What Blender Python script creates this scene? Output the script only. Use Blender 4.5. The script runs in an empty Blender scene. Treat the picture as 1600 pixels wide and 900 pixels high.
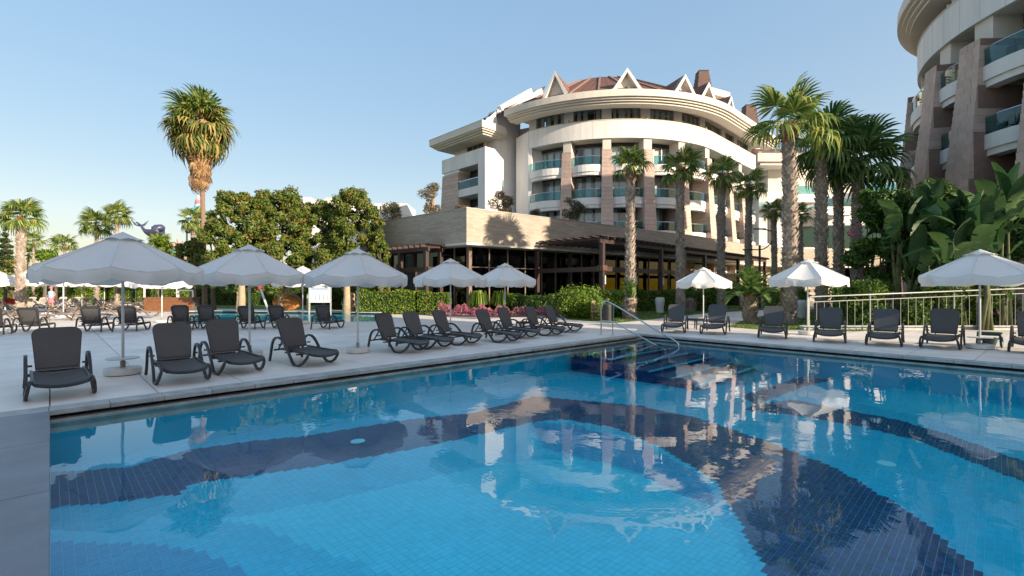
import bpy, math, random
import numpy as np
from mathutils import Vector, Matrix, Euler
random.seed(7); RNG = np.random.default_rng(7)
SC = bpy.context.scene; COL = SC.collection
R_ = math.radians; PI = math.pi
# ---------------------------------------------------------------- camera
F, HZ, H = 740.0, 452.0, 1.6
cam = bpy.data.cameras.new('camera'); co = bpy.data.objects.new('camera', cam); COL.objects.link(co)
co.location = (0, 0, H); co.rotation_euler = (R_(90), 0, 0)
cam.lens = 36*F/1600; cam.shift_y = (HZ-450)/1600; cam.clip_end = 3000; SC.camera = co
# ---------------------------------------------------------------- sky, sun, exposure
SUN_EL, SUN_AZ = 17.0, 127.0          # azimuth clockwise from +Y (forward)
W = bpy.data.worlds.new('World'); SC.world = W; W.use_nodes = True
wn = W.node_tree; bg = wn.nodes['Background']
sky = wn.nodes.new('ShaderNodeTexSky'); sky.sky_type = 'NISHITA'; sky.sun_disc = False
sky.sun_elevation = R_(SUN_EL); sky.sun_rotation = R_(SUN_AZ)
sky.air_density = 1.0; sky.dust_density = 1.6; sky.ozone_density = 2.0
# a hazy Mediterranean sky: even brightness from horizon to zenith
gm = wn.nodes.new('ShaderNodeGamma'); gm.inputs[1].default_value = .27
wn.links.new(sky.outputs[0], gm.inputs[0])
hz = wn.nodes.new('ShaderNodeMix'); hz.data_type = 'RGBA'; hz.blend_type = 'MULTIPLY'; hz.inputs[0].default_value = 1; hz.inputs[7].default_value = (.992, .942, .905, 1)
wn.links.new(gm.outputs[0], hz.inputs[6])
hsv = wn.nodes.new('ShaderNodeHueSaturation'); hsv.inputs['Saturation'].default_value = 3.3
wn.links.new(hz.outputs[2], hsv.inputs['Color']); wn.links.new(hsv.outputs[0], bg.inputs[0]); bg.inputs[1].default_value = 0.15
sl = bpy.data.lights.new('sun', 'SUN'); so = bpy.data.objects.new('sun', sl); COL.objects.link(so)
sl.energy = 2.0; sl.angle = R_(0.5); sl.color = (1.0, 0.83, 0.64)
sdir = Vector((math.sin(R_(SUN_AZ))*math.cos(R_(SUN_EL)), math.cos(R_(SUN_AZ))*math.cos(R_(SUN_EL)), math.sin(R_(SUN_EL))))
so.rotation_euler = sdir.to_track_quat('Z', 'Y').to_euler(); so.location = (60, -40, 40)
SC.view_settings.view_transform = 'Standard'; SC.view_settings.look = 'None'
SC.view_settings.exposure = 2.12; SC.view_settings.gamma = 1.0
SC.render.engine = 'CYCLES'
SC.cycles.max_bounces = 8; SC.cycles.transparent_max_bounces = 12; SC.cycles.diffuse_bounces = 3
SC.cycles.caustics_reflective = False; SC.cycles.caustics_refractive = False
# ---------------------------------------------------------------- geometry helpers
def at(px, py, z=0.0):
    D = (H-z)*F/(py-HZ); return ((px-800)/F*D, D)
def PX(px, D, z=0.0): return Vector(((px-800)/F*D, D, z))
def ZY(py, D): return H+(HZ-py)/F*D
UA = Vector((math.sin(R_(45.7)), math.cos(R_(45.7)), 0)); UB = Vector((-UA.y, UA.x, 0))
def AB(a, b, z=0.0): return UA*a + UB*b + Vector((0, 0, z))
ANG_A = math.atan2(UA.y, UA.x)        # rotation that turns +x into UA
def cpos(C, r, t):
    """point of a curved plan: a circle that runs on straight past bearing C[2]"""
    if len(C) > 3 and t > C[2]:
        return (C[0]+r*math.cos(C[2])+UA.x*C[3]*(t-C[2]), C[1]+r*math.sin(C[2])+UA.y*C[3]*(t-C[2]))
    return (C[0]+r*math.cos(t), C[1]+r*math.sin(t))
def cdir(C, t):
    t = min(t, C[2]) if len(C) > 3 else t
    return Vector((math.cos(t), math.sin(t), 0))
class MB:
    def __init__(s): s.v = []; s.f = []; s.m = []
    def add(s, vs, fs, m=0):
        o = len(s.v); s.v += [tuple(v) for v in vs]; s.f += [tuple(i+o for i in f) for f in fs]; s.m += [m]*len(fs)
    def box(s, c, d, rz=0, m=0, M=None):
        hx, hy, hz = d[0]/2, d[1]/2, d[2]/2
        vs = [Vector((x, y, z)) for x in (-hx, hx) for y in (-hy, hy) for z in (-hz, hz)]
        if M is None: M = Matrix.Rotation(rz, 3, 'Z')
        s.add([M @ v + Vector(c) for v in vs], [(0,1,3,2),(4,6,7,5),(0,4,5,1),(2,3,7,6),(0,2,6,4),(1,5,7,3)], m)
    def beam(s, a, b, w, h, m=0):
        a, b = Vector(a), Vector(b); d = b-a; L = d.length
        M = Matrix.Rotation(math.atan2(d.y, d.x), 3, 'Z') @ Matrix.Rotation(-math.asin(max(-1, min(1, d.z/L))), 3, 'Y')
        s.box((a+b)/2, (L, w, h), M=M, m=m)
    def prism(s, poly, z0, z1, m=0, bottom=True):
        n = len(poly); vs = [(p[0], p[1], z0) for p in poly]+[(p[0], p[1], z1) for p in poly]
        fs = [(i, (i+1) % n, (i+1) % n+n, i+n) for i in range(n)] + [tuple(range(n, 2*n))]
        if bottom: fs.append(tuple(range(n-1, -1, -1)))
        s.add(vs, fs, m)
    def tube(s, pts, r, n=6, m=0, cap=True, sx=1.0):
        pts = [Vector(p) for p in pts]; k = len(pts)
        rr = r if isinstance(r, (list, tuple)) else [r]*k
        vs = []; up0 = None
        for i, p in enumerate(pts):
            t = (pts[min(i+1, k-1)]-pts[max(i-1, 0)]).normalized()
            if up0 is None: up0 = Vector((0, 0, 1)) if abs(t.z) < .9 else Vector((1, 0, 0))
            a = (up0 - t*up0.dot(t)).normalized(); b = t.cross(a); up0 = a
            for j in range(n):
                q = 2*PI*(j+.5)/n; vs.append(p+(a*math.cos(q)+b*math.sin(q)*sx)*rr[i])
        fs = [(i*n+j, i*n+(j+1) % n, (i+1)*n+(j+1) % n, (i+1)*n+j) for i in range(k-1) for j in range(n)]
        if cap: fs += [tuple(range(n-1, -1, -1)), tuple((k-1)*n+j for j in range(n))]
        s.add(vs, fs, m)
    def lathe(s, prof, n=16, c=(0, 0, 0), m=0, cap=True):
        k = len(prof); vs = [(c[0]+r*math.cos(2*PI*j/n), c[1]+r*math.sin(2*PI*j/n), c[2]+z) for r, z in prof for j in range(n)]
        fs = [(i*n+j, i*n+(j+1) % n, (i+1)*n+(j+1) % n, (i+1)*n+j) for i in range(k-1) for j in range(n)]
        if cap: fs += [tuple(range(n-1, -1, -1)), tuple((k-1)*n+j for j in range(n))]
        s.add(vs, fs, m)
    def arc(s, C, r0, r1, t0, t1, z0, z1, n=8, m=0):
        """closed curved block; r1 / z may be functions of 0..1"""
        f1 = r1 if callable(r1) else (lambda u: r1)
        vs = []
        for i in range(n+1):
            u = i/n; t = t0+(t1-t0)*u
            for r, z in ((r0, z0), (f1(u), z0), (f1(u), z1), (r0, z1)):
                vs.append((*cpos(C, r, t), z))
        fs = [(i*4+j, i*4+(j+1) % 4, i*4+4+(j+1) % 4, i*4+4+j) for i in range(n) for j in range(4)]
        fs += [(3, 2, 1, 0), (n*4, n*4+1, n*4+2, n*4+3)]
        s.add(vs, fs, m)
    def build(s, name, mats, parent=None, smooth=False, bevel=0):
        if not isinstance(mats, (list, tuple)): mats = [mats]
        o = parent; off = Vector((0, 0, 0))
        while o is not None: off += o.location; o = o.parent
        me = bpy.data.meshes.new(name)
        me.from_pydata([(v[0]-off.x, v[1]-off.y, v[2]-off.z) for v in s.v], [], s.f)
        for mt in mats: me.materials.append(mt)
        if len(mats) > 1: me.polygons.foreach_set('material_index', s.m)
        if smooth: me.polygons.foreach_set('use_smooth', [True]*len(me.polygons))
        me.update()
        return link(name, me, parent, bevel)
def link(name, me, parent=None, bevel=0):
    ob = bpy.data.objects.new(name, me); COL.objects.link(ob)
    if parent is not None: ob.parent = parent
    if bevel:
        bv = ob.modifiers.new('bevel', 'BEVEL'); bv.width = bevel; bv.segments = 2; bv.limit_method = 'ANGLE'
    return ob
def tag(o, label=None, cat=None, group=None, kind=None):
    if label: o['label'] = label
    if cat: o['category'] = cat
    if group: o['group'] = group
    if kind: o['kind'] = kind
    return o
def thing(name, label, cat, loc=(0, 0, 0), rz=0, group=None):
    o = bpy.data.objects.new(name, None); COL.objects.link(o); o.empty_display_size = .2
    o.location = loc; o.rotation_euler = (0, 0, rz); return tag(o, label, cat, group)
def dup(root, loc, rz=0, label=None, sc=None, swap=None, parent=None):
    c = root.copy(); COL.objects.link(c)
    if parent is None:
        c.location = loc; c.rotation_euler = (0, 0, rz)
        if label: c['label'] = label
        if sc: c.scale = (sc, sc, sc)
    else: c.parent = parent
    if swap and c.type == 'MESH':
        for k, (a, b) in enumerate(swap):
            if c.data.materials and c.data.materials[0] == a:
                c.material_slots[0].link = 'OBJECT'; c.material_slots[0].material = b
    for ch in [x for x in CH.get(root.name, [])]: dup(ch, None, 0, None, None, swap, c)
    return c
CH = {}
def reg(root):
    """remember the children of a prototype so that copies are cheap"""
    CH[root.name] = [o for o in bpy.data.objects if o.parent == root]
    for c in CH[root.name]: reg(c)
    return root
# ---------------------------------------------------------------- materials
MATS = {}
def mat(name, col, rough=.6, var=.12, vs=3.0, metal=0, bump=0, bs=20, spec=.5, kind=None, rnd=0, stretch=None, world=False):
    m = bpy.data.materials.new(name); m.use_nodes = True; nt = m.node_tree; b = nt.nodes['Principled BSDF']
    tc = nt.nodes.new('ShaderNodeTexCoord'); mp = nt.nodes.new('ShaderNodeMapping')
    if world: gw = nt.nodes.new('ShaderNodeNewGeometry'); nt.links.new(gw.outputs['Position'], mp.inputs[0])
    else: nt.links.new(tc.outputs['Object'], mp.inputs[0])
    if stretch: mp.inputs['Scale'].default_value = stretch
    nz = nt.nodes.new('ShaderNodeTexNoise'); nz.inputs['Scale'].default_value = vs; nz.inputs['Detail'].default_value = 5
    nz.inputs['Roughness'].default_value = .62
    nt.links.new(mp.outputs[0], nz.inputs['Vector'])
    mr = nt.nodes.new('ShaderNodeMapRange'); mr.inputs[1].default_value = .3; mr.inputs[2].default_value = .7
    mr.inputs[3].default_value = 1-var; mr.inputs[4].default_value = 1+var
    nt.links.new(nz.outputs[0], mr.inputs[0])
    hs = nt.nodes.new('ShaderNodeHueSaturation'); hs.inputs['Color'].default_value = (*col, 1)
    val = mr.outputs[0]
    if rnd:
        oi = nt.nodes.new('ShaderNodeObjectInfo'); ge = nt.nodes.new('ShaderNodeNewGeometry')
        src = oi.outputs['Random'] if rnd > 0 else ge.outputs['Random Per Island']
        r2 = nt.nodes.new('ShaderNodeMapRange'); r2.inputs[3].default_value = 1-abs(rnd); r2.inputs[4].default_value = 1+abs(rnd)
        nt.links.new(src, r2.inputs[0]); mm = nt.nodes.new('ShaderNodeMath'); mm.operation = 'MULTIPLY'
        nt.links.new(val, mm.inputs[0]); nt.links.new(r2.outputs[0], mm.inputs[1]); val = mm.outputs[0]
    nt.links.new(val, hs.inputs['Value']); nt.links.new(hs.outputs[0], b.inputs['Base Color'])
    b.inputs['Roughness'].default_value = rough; b.inputs['Metallic'].default_value = metal
    b.inputs['Specular IOR Level'].default_value = spec
    if bump:
        n2 = nt.nodes.new('ShaderNodeTexNoise'); n2.inputs['Scale'].default_value = bs; n2.inputs['Detail'].default_value = 4
        nt.links.new(mp.outputs[0], n2.inputs['Vector'])
        bp = nt.nodes.new('ShaderNodeBump'); bp.inputs['Strength'].default_value = bump; bp.inputs['Distance'].default_value = .02
        nt.links.new(n2.outputs[0], bp.inputs['Height']); nt.links.new(bp.outputs[0], b.inputs['Normal'])
    MATS[name] = m; return m
def leafmat(name, c1, c2, c3=None, trans=.35, rough=.5, pos3=.85):
    """leaf colours vary leaf by leaf (random per island) and softly through the crown"""
    m = bpy.data.materials.new(name); m.use_nodes = True; nt = m.node_tree; b = nt.nodes['Principled BSDF']
    ge = nt.nodes.new('ShaderNodeNewGeometry'); cr = nt.nodes.new('ShaderNodeValToRGB')
    cr.color_ramp.elements[0].color = (*c1, 1); cr.color_ramp.elements[1].color = (*c2, 1); cr.color_ramp.elements[1].position = .7
    if c3: e = cr.color_ramp.elements.new(pos3); e.color = (*c3, 1); cr.color_ramp.elements.new(1.0).color = (*c3, 1)
    nz = nt.nodes.new('ShaderNodeTexNoise'); nz.inputs['Scale'].default_value = 1.6; nz.inputs['Detail'].default_value = 3
    tc = nt.nodes.new('ShaderNodeTexCoord'); nt.links.new(tc.outputs['Object'], nz.inputs['Vector'])
    ma = nt.nodes.new('ShaderNodeMath'); ma.operation = 'MULTIPLY_ADD'; ma.inputs[1].default_value = 1.1; ma.inputs[2].default_value = -.55
    nt.links.new(nz.outputs[0], ma.inputs[0]); ad = nt.nodes.new('ShaderNodeMath'); ad.operation = 'ADD'
    nt.links.new(ma.outputs[0], ad.inputs[0]); nt.links.new(ge.outputs['Random Per Island'], ad.inputs[1])
    nt.links.new(ad.outputs[0], cr.inputs[0]); nt.links.new(cr.outputs[0], b.inputs['Base Color'])
    b.inputs['Roughness'].default_value = rough; b.inputs['Specular IOR Level'].default_value = .35
    tr = nt.nodes.new('ShaderNodeBsdfTranslucent'); nt.links.new(cr.outputs[0], tr.inputs[0])
    mx = nt.nodes.new('ShaderNodeMixShader'); mx.inputs[0].default_value = trans
    nt.links.new(b.outputs[0], mx.inputs[1]); nt.links.new(tr.outputs[0], mx.inputs[2])
    nt.links.new(mx.outputs[0], nt.nodes['Material Output'].inputs[0]); MATS[name] = m; return m
def glassmat(name, tint, ior=1.45, rough=.0, bump=0, bs=2.0, boost=1.0, detail=2, stretch=None):
    """thin clear sheet: fresnel-mixed mirror over a tinted see-through"""
    m = bpy.data.materials.new(name); m.use_nodes = True; nt = m.node_tree; nt.nodes.remove(nt.nodes['Principled BSDF'])
    tr = nt.nodes.new('ShaderNodeBsdfTransparent'); tr.inputs[0].default_value = (*tint, 1)
    gl = nt.nodes.new('ShaderNodeBsdfGlossy'); gl.inputs['Roughness'].default_value = rough
    fr = nt.nodes.new('ShaderNodeFresnel'); fr.inputs[0].default_value = ior
    ge = nt.nodes.new('ShaderNodeNewGeometry'); io = nt.nodes.new('ShaderNodeMapRange')   # the sheet reflects alike from above and below
    io.inputs[3].default_value = ior; io.inputs[4].default_value = 1/ior; nt.links.new(ge.outputs['Backfacing'], io.inputs[0]); nt.links.new(io.outputs[0], fr.inputs[0])
    mx = nt.nodes.new('ShaderNodeMixShader')
    mu = nt.nodes.new('ShaderNodeMath'); mu.operation = 'MULTIPLY'; mu.inputs[1].default_value = boost; mu.use_clamp = True
    nt.links.new(fr.outputs[0], mu.inputs[0])
    nt.links.new(mu.outputs[0], mx.inputs[0]); nt.links.new(tr.outputs[0], mx.inputs[1]); nt.links.new(gl.outputs[0], mx.inputs[2])
    nt.links.new(mx.outputs[0], nt.nodes['Material Output'].inputs[0])
    if bump:
        tc = nt.nodes.new('ShaderNodeTexCoord'); mp = nt.nodes.new('ShaderNodeMapping'); nt.links.new(tc.outputs['Object'], mp.inputs[0])
        if stretch: mp.inputs['Scale'].default_value = stretch
        nz = nt.nodes.new('ShaderNodeTexNoise'); nz.inputs['Scale'].default_value = bs; nz.inputs['Detail'].default_value = detail
        nt.links.new(mp.outputs[0], nz.inputs['Vector'])
        n2 = nt.nodes.new('ShaderNodeTexNoise'); n2.inputs['Scale'].default_value = bs*.22; n2.inputs['Detail'].default_value = 1
        nt.links.new(mp.outputs[0], n2.inputs['Vector'])
        ml = nt.nodes.new('ShaderNodeMath'); ml.operation = 'MULTIPLY'; nt.links.new(nz.outputs[0], ml.inputs[0])
        r = nt.nodes.new('ShaderNodeMapRange'); r.inputs[1].default_value = .42; r.inputs[2].default_value = .62
        r.inputs[3].default_value = .15; r.inputs[4].default_value = 1.0
        nt.links.new(n2.outputs[0], r.inputs[0]); nt.links.new(r.outputs[0], ml.inputs[1])
        bp = nt.nodes.new('ShaderNodeBump'); bp.inputs['Strength'].default_value = 1; bp.inputs['Distance'].default_value = bump
        nt.links.new(ml.outputs[0], bp.inputs['Height'])
        nt.links.new(bp.outputs[0], gl.inputs['Normal'])
    MATS[name] = m; return m
M = {}
M['deck'] = mat('deck_tile', (.85, .80, .73), .5, .13, .9, bump=.10, bs=60, rnd=.05, world=True)
M['deckfar'] = mat('deck_paving', (.76, .69, .61), .6, .08, .8)
M['grout'] = mat('grout', (.24, .235, .23), .8, .1)
M['coping'] = mat('coping_stone', (.42, .44, .42), .55, .28, 4, bump=.2, bs=90, rnd=.08, world=True)
M['slate'] = mat('slate_slab', (.21, .225, .25), .5, .16, 1.6, bump=.15, bs=50, rnd=.05, world=True)
M['black'] = mat('gutter_black', (.012, .012, .014), .7)
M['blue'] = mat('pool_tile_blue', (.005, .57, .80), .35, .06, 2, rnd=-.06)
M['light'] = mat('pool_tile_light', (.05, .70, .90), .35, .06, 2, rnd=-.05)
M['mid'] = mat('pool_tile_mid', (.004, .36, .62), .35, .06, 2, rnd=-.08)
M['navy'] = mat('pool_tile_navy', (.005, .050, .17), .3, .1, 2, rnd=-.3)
M['pgrout'] = mat('pool_grout', (.40, .82, .90), .7, .05)
M['water'] = glassmat('pool_water', (.70, .985, 1.0), 1.33, .0, .0022, 4.5, 1.25)
M['water2'] = glassmat('far_pool_water', (.85, .97, .99), 1.33, .0, .004, 4)
M['frame'] = mat('lounger_frame', (.040, .039, .040), .38, .15, 6, rnd=.1)
M['sling'] = mat('lounger_sling', (.085, .085, .086), .6, .08, 3, bump=.25, bs=260, rnd=.12)
M['slingtan'] = mat('lounger_sling_tan', (.20, .145, .105), .7, .1, 3, rnd=.12)
M['slingcream'] = mat('lounger_cushion_cream', (.55, .44, .32), .8, .1, 3, rnd=.08)
M['frametan'] = mat('lounger_frame_taupe', (.11, .08, .06), .5, .1, 3)
M['canvas'] = mat('umbrella_canvas', (.86, .85, .82), .85, .05, 1.0, bump=.55, bs=4)
M['white'] = mat('white_metal', (.72, .73, .73), .4, .05)
M['wplastic'] = mat('white_base', (.66, .66, .65), .5, .12, 8)
M['steel'] = mat('steel', (.62, .63, .64), .22, .03, metal=1)
M['railwhite'] = mat('rail_paint', (.42, .42, .42), .35, .05)
M['stucco'] = mat('white_stucco', (.76, .74, .71), .8, .09, .9, bump=.1, bs=14, stretch=(1, 1, .18))
M['cream'] = mat('cream_stucco', (.68, .63, .55), .8, .05, .6)
M['brown'] = mat('brown_cladding', (.55, .415, .35), .75, .10, 2, bump=.2, bs=16, rnd=-.09)
M['brownjoint'] = mat('cladding_joint', (.25,.165,.135), .85)
M['roof'] = mat('roof_tile', (.19, .085, .055), .75, .2, 2.5)
M['dark'] = mat('shutter_dark', (.028, .026, .026), .5, .1)
M['room'] = mat('room_dark', (.11, .10, .09), .9, .2)
M['curtain'] = mat('curtain', (.84, .83, .80), .9, .06, 2)
M['wglass'] = glassmat('window_glass', (.90, .94, .95), 1.55, 0, boost=1.3)
M['rglass'] = glassmat('rail_glass', (.46, .74, .76), 1.5, 0, boost=1.3)
M['dglass'] = glassmat('dark_glass', (.22, .25, .25), 1.5, 0, boost=1.3)
M['alu'] = mat('aluminium', (.35, .33, .31), .4, .05, metal=.4)
M['mullion'] = mat('mullion', (.20, .15, .11), .5, .1)
M['wood'] = mat('pergola_wood', (.050, .028, .024), .5, .25, 4, stretch=(1, 1, 4))
M['woodred'] = mat('bracket_wood', (.12, .05, .032), .5, .2, 4)
M['plank'] = mat('bar_planks', (.25, .11, .05), .6, .25, 6, rnd=-.15)
M['trunk'] = mat('palm_trunk', (.29, .24, .20), .9, .3, 5, bump=.6, bs=18)
M['boot'] = mat('palm_boot', (.38, .32, .265), .9, .3, 7, rnd=-.4)
M['bootred'] = mat('palm_boot_fresh', (.30, .12, .055), .85, .3, 7, rnd=-.35)
M['trunkmain'] = mat('smooth_trunk', (.24, .155, .10), .9, .2, 6, bump=.5, bs=25, stretch=(1, 1, .5))
M['bark'] = mat('bark', (.13, .10, .075), .9, .25, 6, bump=.5, bs=14)
M['barkpale'] = mat('bark_pale', (.42, .30, .19), .9, .2, 5, bump=.4, bs=14)
M['frond'] = leafmat('palm_frond', (.08, .15, .03), (.20, .30, .06), (.40, .42, .11), .35)
M['frondd'] = leafmat('palm_frond_dark', (.06, .13, .035), (.14, .25, .06), (.24, .34, .10), .4)
M['frondy'] = leafmat('palm_frond_golden', (.09, .13, .025), (.24, .27, .06), (.46, .36, .12), .35)
M['dead'] = leafmat('palm_frond_dead', (.20, .115, .055), (.36, .22, .11), (.45, .30, .16), .15, .85)
M['magnolia'] = leafmat('magnolia_leaf', (.055, .11, .02), (.17, .25, .04), (.30, .19, .06), .3, .4, .92)
M['hedge'] = leafmat('hedge_leaf', (.055, .12, .012), (.17, .29, .03), (.34, .42, .05), .4)
M['hedged'] = leafmat('hedge_leaf_dark', (.035, .085, .014), (.09, .18, .025), (.20, .30, .04), .35)
M['jungle'] = leafmat('jungle_leaf', (.024, .065, .016), (.065, .15, .03), (.13, .23, .05), .35, .4)
M['banana'] = leafmat('banana_leaf', (.02, .06, .02), (.05, .12, .035), (.10, .19, .06), .25, .4)
def see_through(m, k):
    nt = m.node_tree; b = nt.nodes['Principled BSDF']; tr = nt.nodes.new('ShaderNodeBsdfTranslucent'); mx = nt.nodes.new('ShaderNodeMixShader'); mx.inputs[0].default_value = k
    nt.links.new(b.inputs['Base Color'].links[0].from_socket, tr.inputs[0])
    nt.links.new(b.outputs[0], mx.inputs[1]); nt.links.new(tr.outputs[0], mx.inputs[2]); nt.links.new(mx.outputs[0], nt.nodes['Material Output'].inputs[0])
see_through(M['canvas'], .22)
def veins(m):
    nt = m.node_tree; b = nt.nodes['Principled BSDF']; tc = nt.nodes.new('ShaderNodeTexCoord'); mp = nt.nodes.new('ShaderNodeMapping'); mp.inputs['Rotation'].default_value = (0, 0, .35)
    wv = nt.nodes.new('ShaderNodeTexWave'); wv.inputs['Scale'].default_value = 7; wv.inputs['Distortion'].default_value = .6
    nt.links.new(tc.outputs['Object'], mp.inputs[0]); nt.links.new(mp.outputs[0], wv.inputs['Vector'])
    bp = nt.nodes.new('ShaderNodeBump'); bp.inputs['Distance'].default_value = .03; bp.inputs['Strength'].default_value = .7
    nt.links.new(wv.outputs[0], bp.inputs['Height']); nt.links.new(bp.outputs[0], b.inputs['Normal'])
veins(M['banana'])
M['olive'] = leafmat('olive_leaf', (.10, .085, .045), (.20, .165, .095), (.27, .22, .13), .25)
M['oliveg'] = leafmat('olive_leaf_green', (.05, .06, .035), (.11, .115, .065), (.17, .17, .1), .25)
M['conifer'] = leafmat('conifer_leaf', (.015, .035, .012), (.04, .07, .02), (.08, .11, .03), .2)
M['joint'] = mat('panel_joint', (.50, .48, .45), .9)
M['chimney'] = mat('chimney_shaded_brown', (.15, .095, .08), .8, .15, 2, rnd=-.15)  # brown darkened in the colour itself to stand for the shaded side
M['stem'] = mat('plant_stem', (.09, .10, .04), .8, .3, 4)
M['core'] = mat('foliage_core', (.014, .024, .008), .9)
M['pink'] = leafmat('pink_petal', (.50, .08, .22), (.70, .24, .40), (.14, .24, .04), .4, .6, .70)
M['grass'] = mat('lawn', (.105, .17, .035), .9, .3, 3, bump=.4, bs=40)
M['grassb'] = leafmat('grass_blade', (.06, .13, .015), (.15, .24, .03), (.30, .34, .07), .3)
M['ground'] = mat('earth', (.28, .24, .18), .95, .2, .3)
M['pot'] = mat('glazed_pot', (.72, .73, .72), .3, .05)
M['terra'] = mat('terracotta', (.55, .26, .09), .7, .15)
M['green'] = mat('green_plastic', (.010, .045, .045), .4, .1)
M['wicker'] = mat('wicker', (.28, .19, .12), .8, .25, 40)
M['lamp'] = mat('lamp_post', (.03, .04, .05), .5)
M['paper'] = mat('notice_board', (.75, .74, .70), .6, .06)
M['print'] = mat('notice_print', (.35, .42, .52), .6, .2, 9)
M['whale'] = mat('whale_blue', (.06, .065, .13), .35, .1)
M['coral'] = mat('coral_paint', (.62, .12, .05), .45, .15)
M['teal'] = mat('teal_slide', (.12, .48, .50), .4, .05)
M['red'] = mat('red_towel', (.55, .03, .03), .9, .15, 9)
M['skin'] = mat('skin', (.50, .27, .18), .6, .05)
M['pinkcloth'] = mat('pink_cloth', (.70, .20, .24), .85, .1)
M['bluecloth'] = mat('blue_cloth', (.30, .48, .65), .85, .1)
# stone strips of the parapet: cool relief and colour from a brick pattern in running courses
def stonemat():
    m = mat('strip_stone', (.50, .42, .33), .8, .09, .7)
    nt = m.node_tree; b = nt.nodes['Principled BSDF']; hs = [n for n in nt.nodes if n.type == 'HUE_SAT'][0]
    at_ = nt.nodes.new('ShaderNodeUVMap'); br = nt.nodes.new('ShaderNodeTexBrick')
    br.inputs['Scale'].default_value = 1; br.inputs['Brick Width'].default_value = .85; br.inputs['Row Height'].default_value = .085
    br.inputs['Mortar Size'].default_value = .004; br.offset = .37; br.squash = .6; br.squash_frequency = 3
    br.inputs['Color1'].default_value = (.45, .39, .31, 1); br.inputs['Color2'].default_value = (.34, .29, .235, 1); br.inputs['Mortar'].default_value = (.32, .26, .2, 1)
    nt.links.new(at_.outputs[0], br.inputs['Vector']); nt.links.new(br.outputs[0], hs.inputs['Color'])
    bp = nt.nodes.new('ShaderNodeBump'); bp.inputs['Distance'].default_value = .02; bp.inputs['Strength'].default_value = .8
    bw = nt.nodes.new('ShaderNodeRGBToBW'); nt.links.new(br.outputs[0], bw.inputs[0]); nt.links.new(bw.outputs[0], bp.inputs['Height'])
    nt.links.new(bp.outputs[0], b.inputs['Normal']); return m
M['stone'] = stonemat()
def roofmat():
    m = M['roof']; nt = m.node_tree; b = nt.nodes['Principled BSDF']
    wv = nt.nodes.new('ShaderNodeTexWave'); wv.bands_direction = 'X'; wv.inputs['Scale'].default_value = 1.6
    uv = nt.nodes.new('ShaderNodeUVMap'); nt.links.new(uv.outputs[0], wv.inputs['Vector'])
    bp = nt.nodes.new('ShaderNodeBump'); bp.inputs['Distance'].default_value = .05; bp.inputs['Strength'].default_value = 1
    nt.links.new(wv.outputs[0], bp.inputs['Height']); nt.links.new(bp.outputs[0], b.inputs['Normal'])
roofmat()
def wall_uv(ob, mode='wall'):
    me = ob.data; uv = me.uv_layers.new(name='UVMap')
    for p in me.polygons:
        for li in p.loop_indices:
            v = me.vertices[me.loops[li].vertex_index].co
            n = p.normal
            if mode == 'wall':
                t = Vector((-n.y, n.x, 0));
                t = t.normalized() if t.length > .01 else Vector((1, 0, 0))
                uv.data[li].uv = (v.dot(t), v.z)
            else:
                uv.data[li].uv = (mode(v), v.z)
# ---------------------------------------------------------------- leaf clouds
def leaf_mesh(name, centers, normals, size, mats, mat_idx=None, aspect=.5, core=None, fold=.25):
    n = len(centers); c = np.asarray(centers, float); nr = np.asarray(normals, float)
    nr = nr + RNG.normal(0, .55, (n, 3)); nr /= np.linalg.norm(nr, axis=1)[:, None]+1e-9
    r = RNG.normal(0, 1, (n, 3)); t = np.cross(nr, r); t /= np.linalg.norm(t, axis=1)[:, None]+1e-9
    b = np.cross(nr, t); s = (size*RNG.uniform(.65, 1.3, n))[:, None]
    v = np.empty((n, 4, 3)); v[:, 0] = c-t*s*.5; v[:, 1] = c+b*s*aspect*.5+nr*s*fold*.3; v[:, 2] = c+t*s*.5-nr*s*fold*.4; v[:, 3] = c-b*s*aspect*.5+nr*s*fold*.3
    V = v.reshape(-1, 3); F_ = [(4*i, 4*i+1, 4*i+2, 4*i+3) for i in range(n)]; mi = [0]*n
    V = [tuple(x) for x in V]
    if core is not None:
        o = len(V); V += [tuple(x) for x in core.v]; F_ += [tuple(i+o for i in f) for f in core.f]; mi += [1]*len(core.f)
    me = bpy.data.meshes.new(name); me.from_pydata(V, [], F_)
    for m_ in mats: me.materials.append(m_)
    me.polygons.foreach_set('material_index', mi); me.update(); return me
def blob_points(blobs, n):
    """points near the surfaces of overlapping uneven ellipsoids"""
    w = np.array([b[3]*b[4]+b[3]*b[5]+b[4]*b[5] for b in blobs]); w = w/w.sum()
    cs, ns = [], []
    for b, k in zip(blobs, (w*n).astype(int)):
        d = RNG.normal(0, 1, (k, 3)); d /= np.linalg.norm(d, axis=1)[:, None]
        ph = RNG.uniform(0, 6, 3)
        lump = 1+.16*np.sin(5*d[:, 0]+ph[0])*np.sin(5*d[:, 1]+ph[1])+.12*np.sin(9*d[:, 2]+ph[2])
        r = (RNG.uniform(.35, 1.0, k)**.5)*lump*(1+np.abs(RNG.normal(0, .13, k)))
        cs.append(np.array(b[:3])+d*r[:, None]*np.array(b[3:6])); ns.append(d)
    return np.concatenate(cs), np.concatenate(ns)
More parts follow.
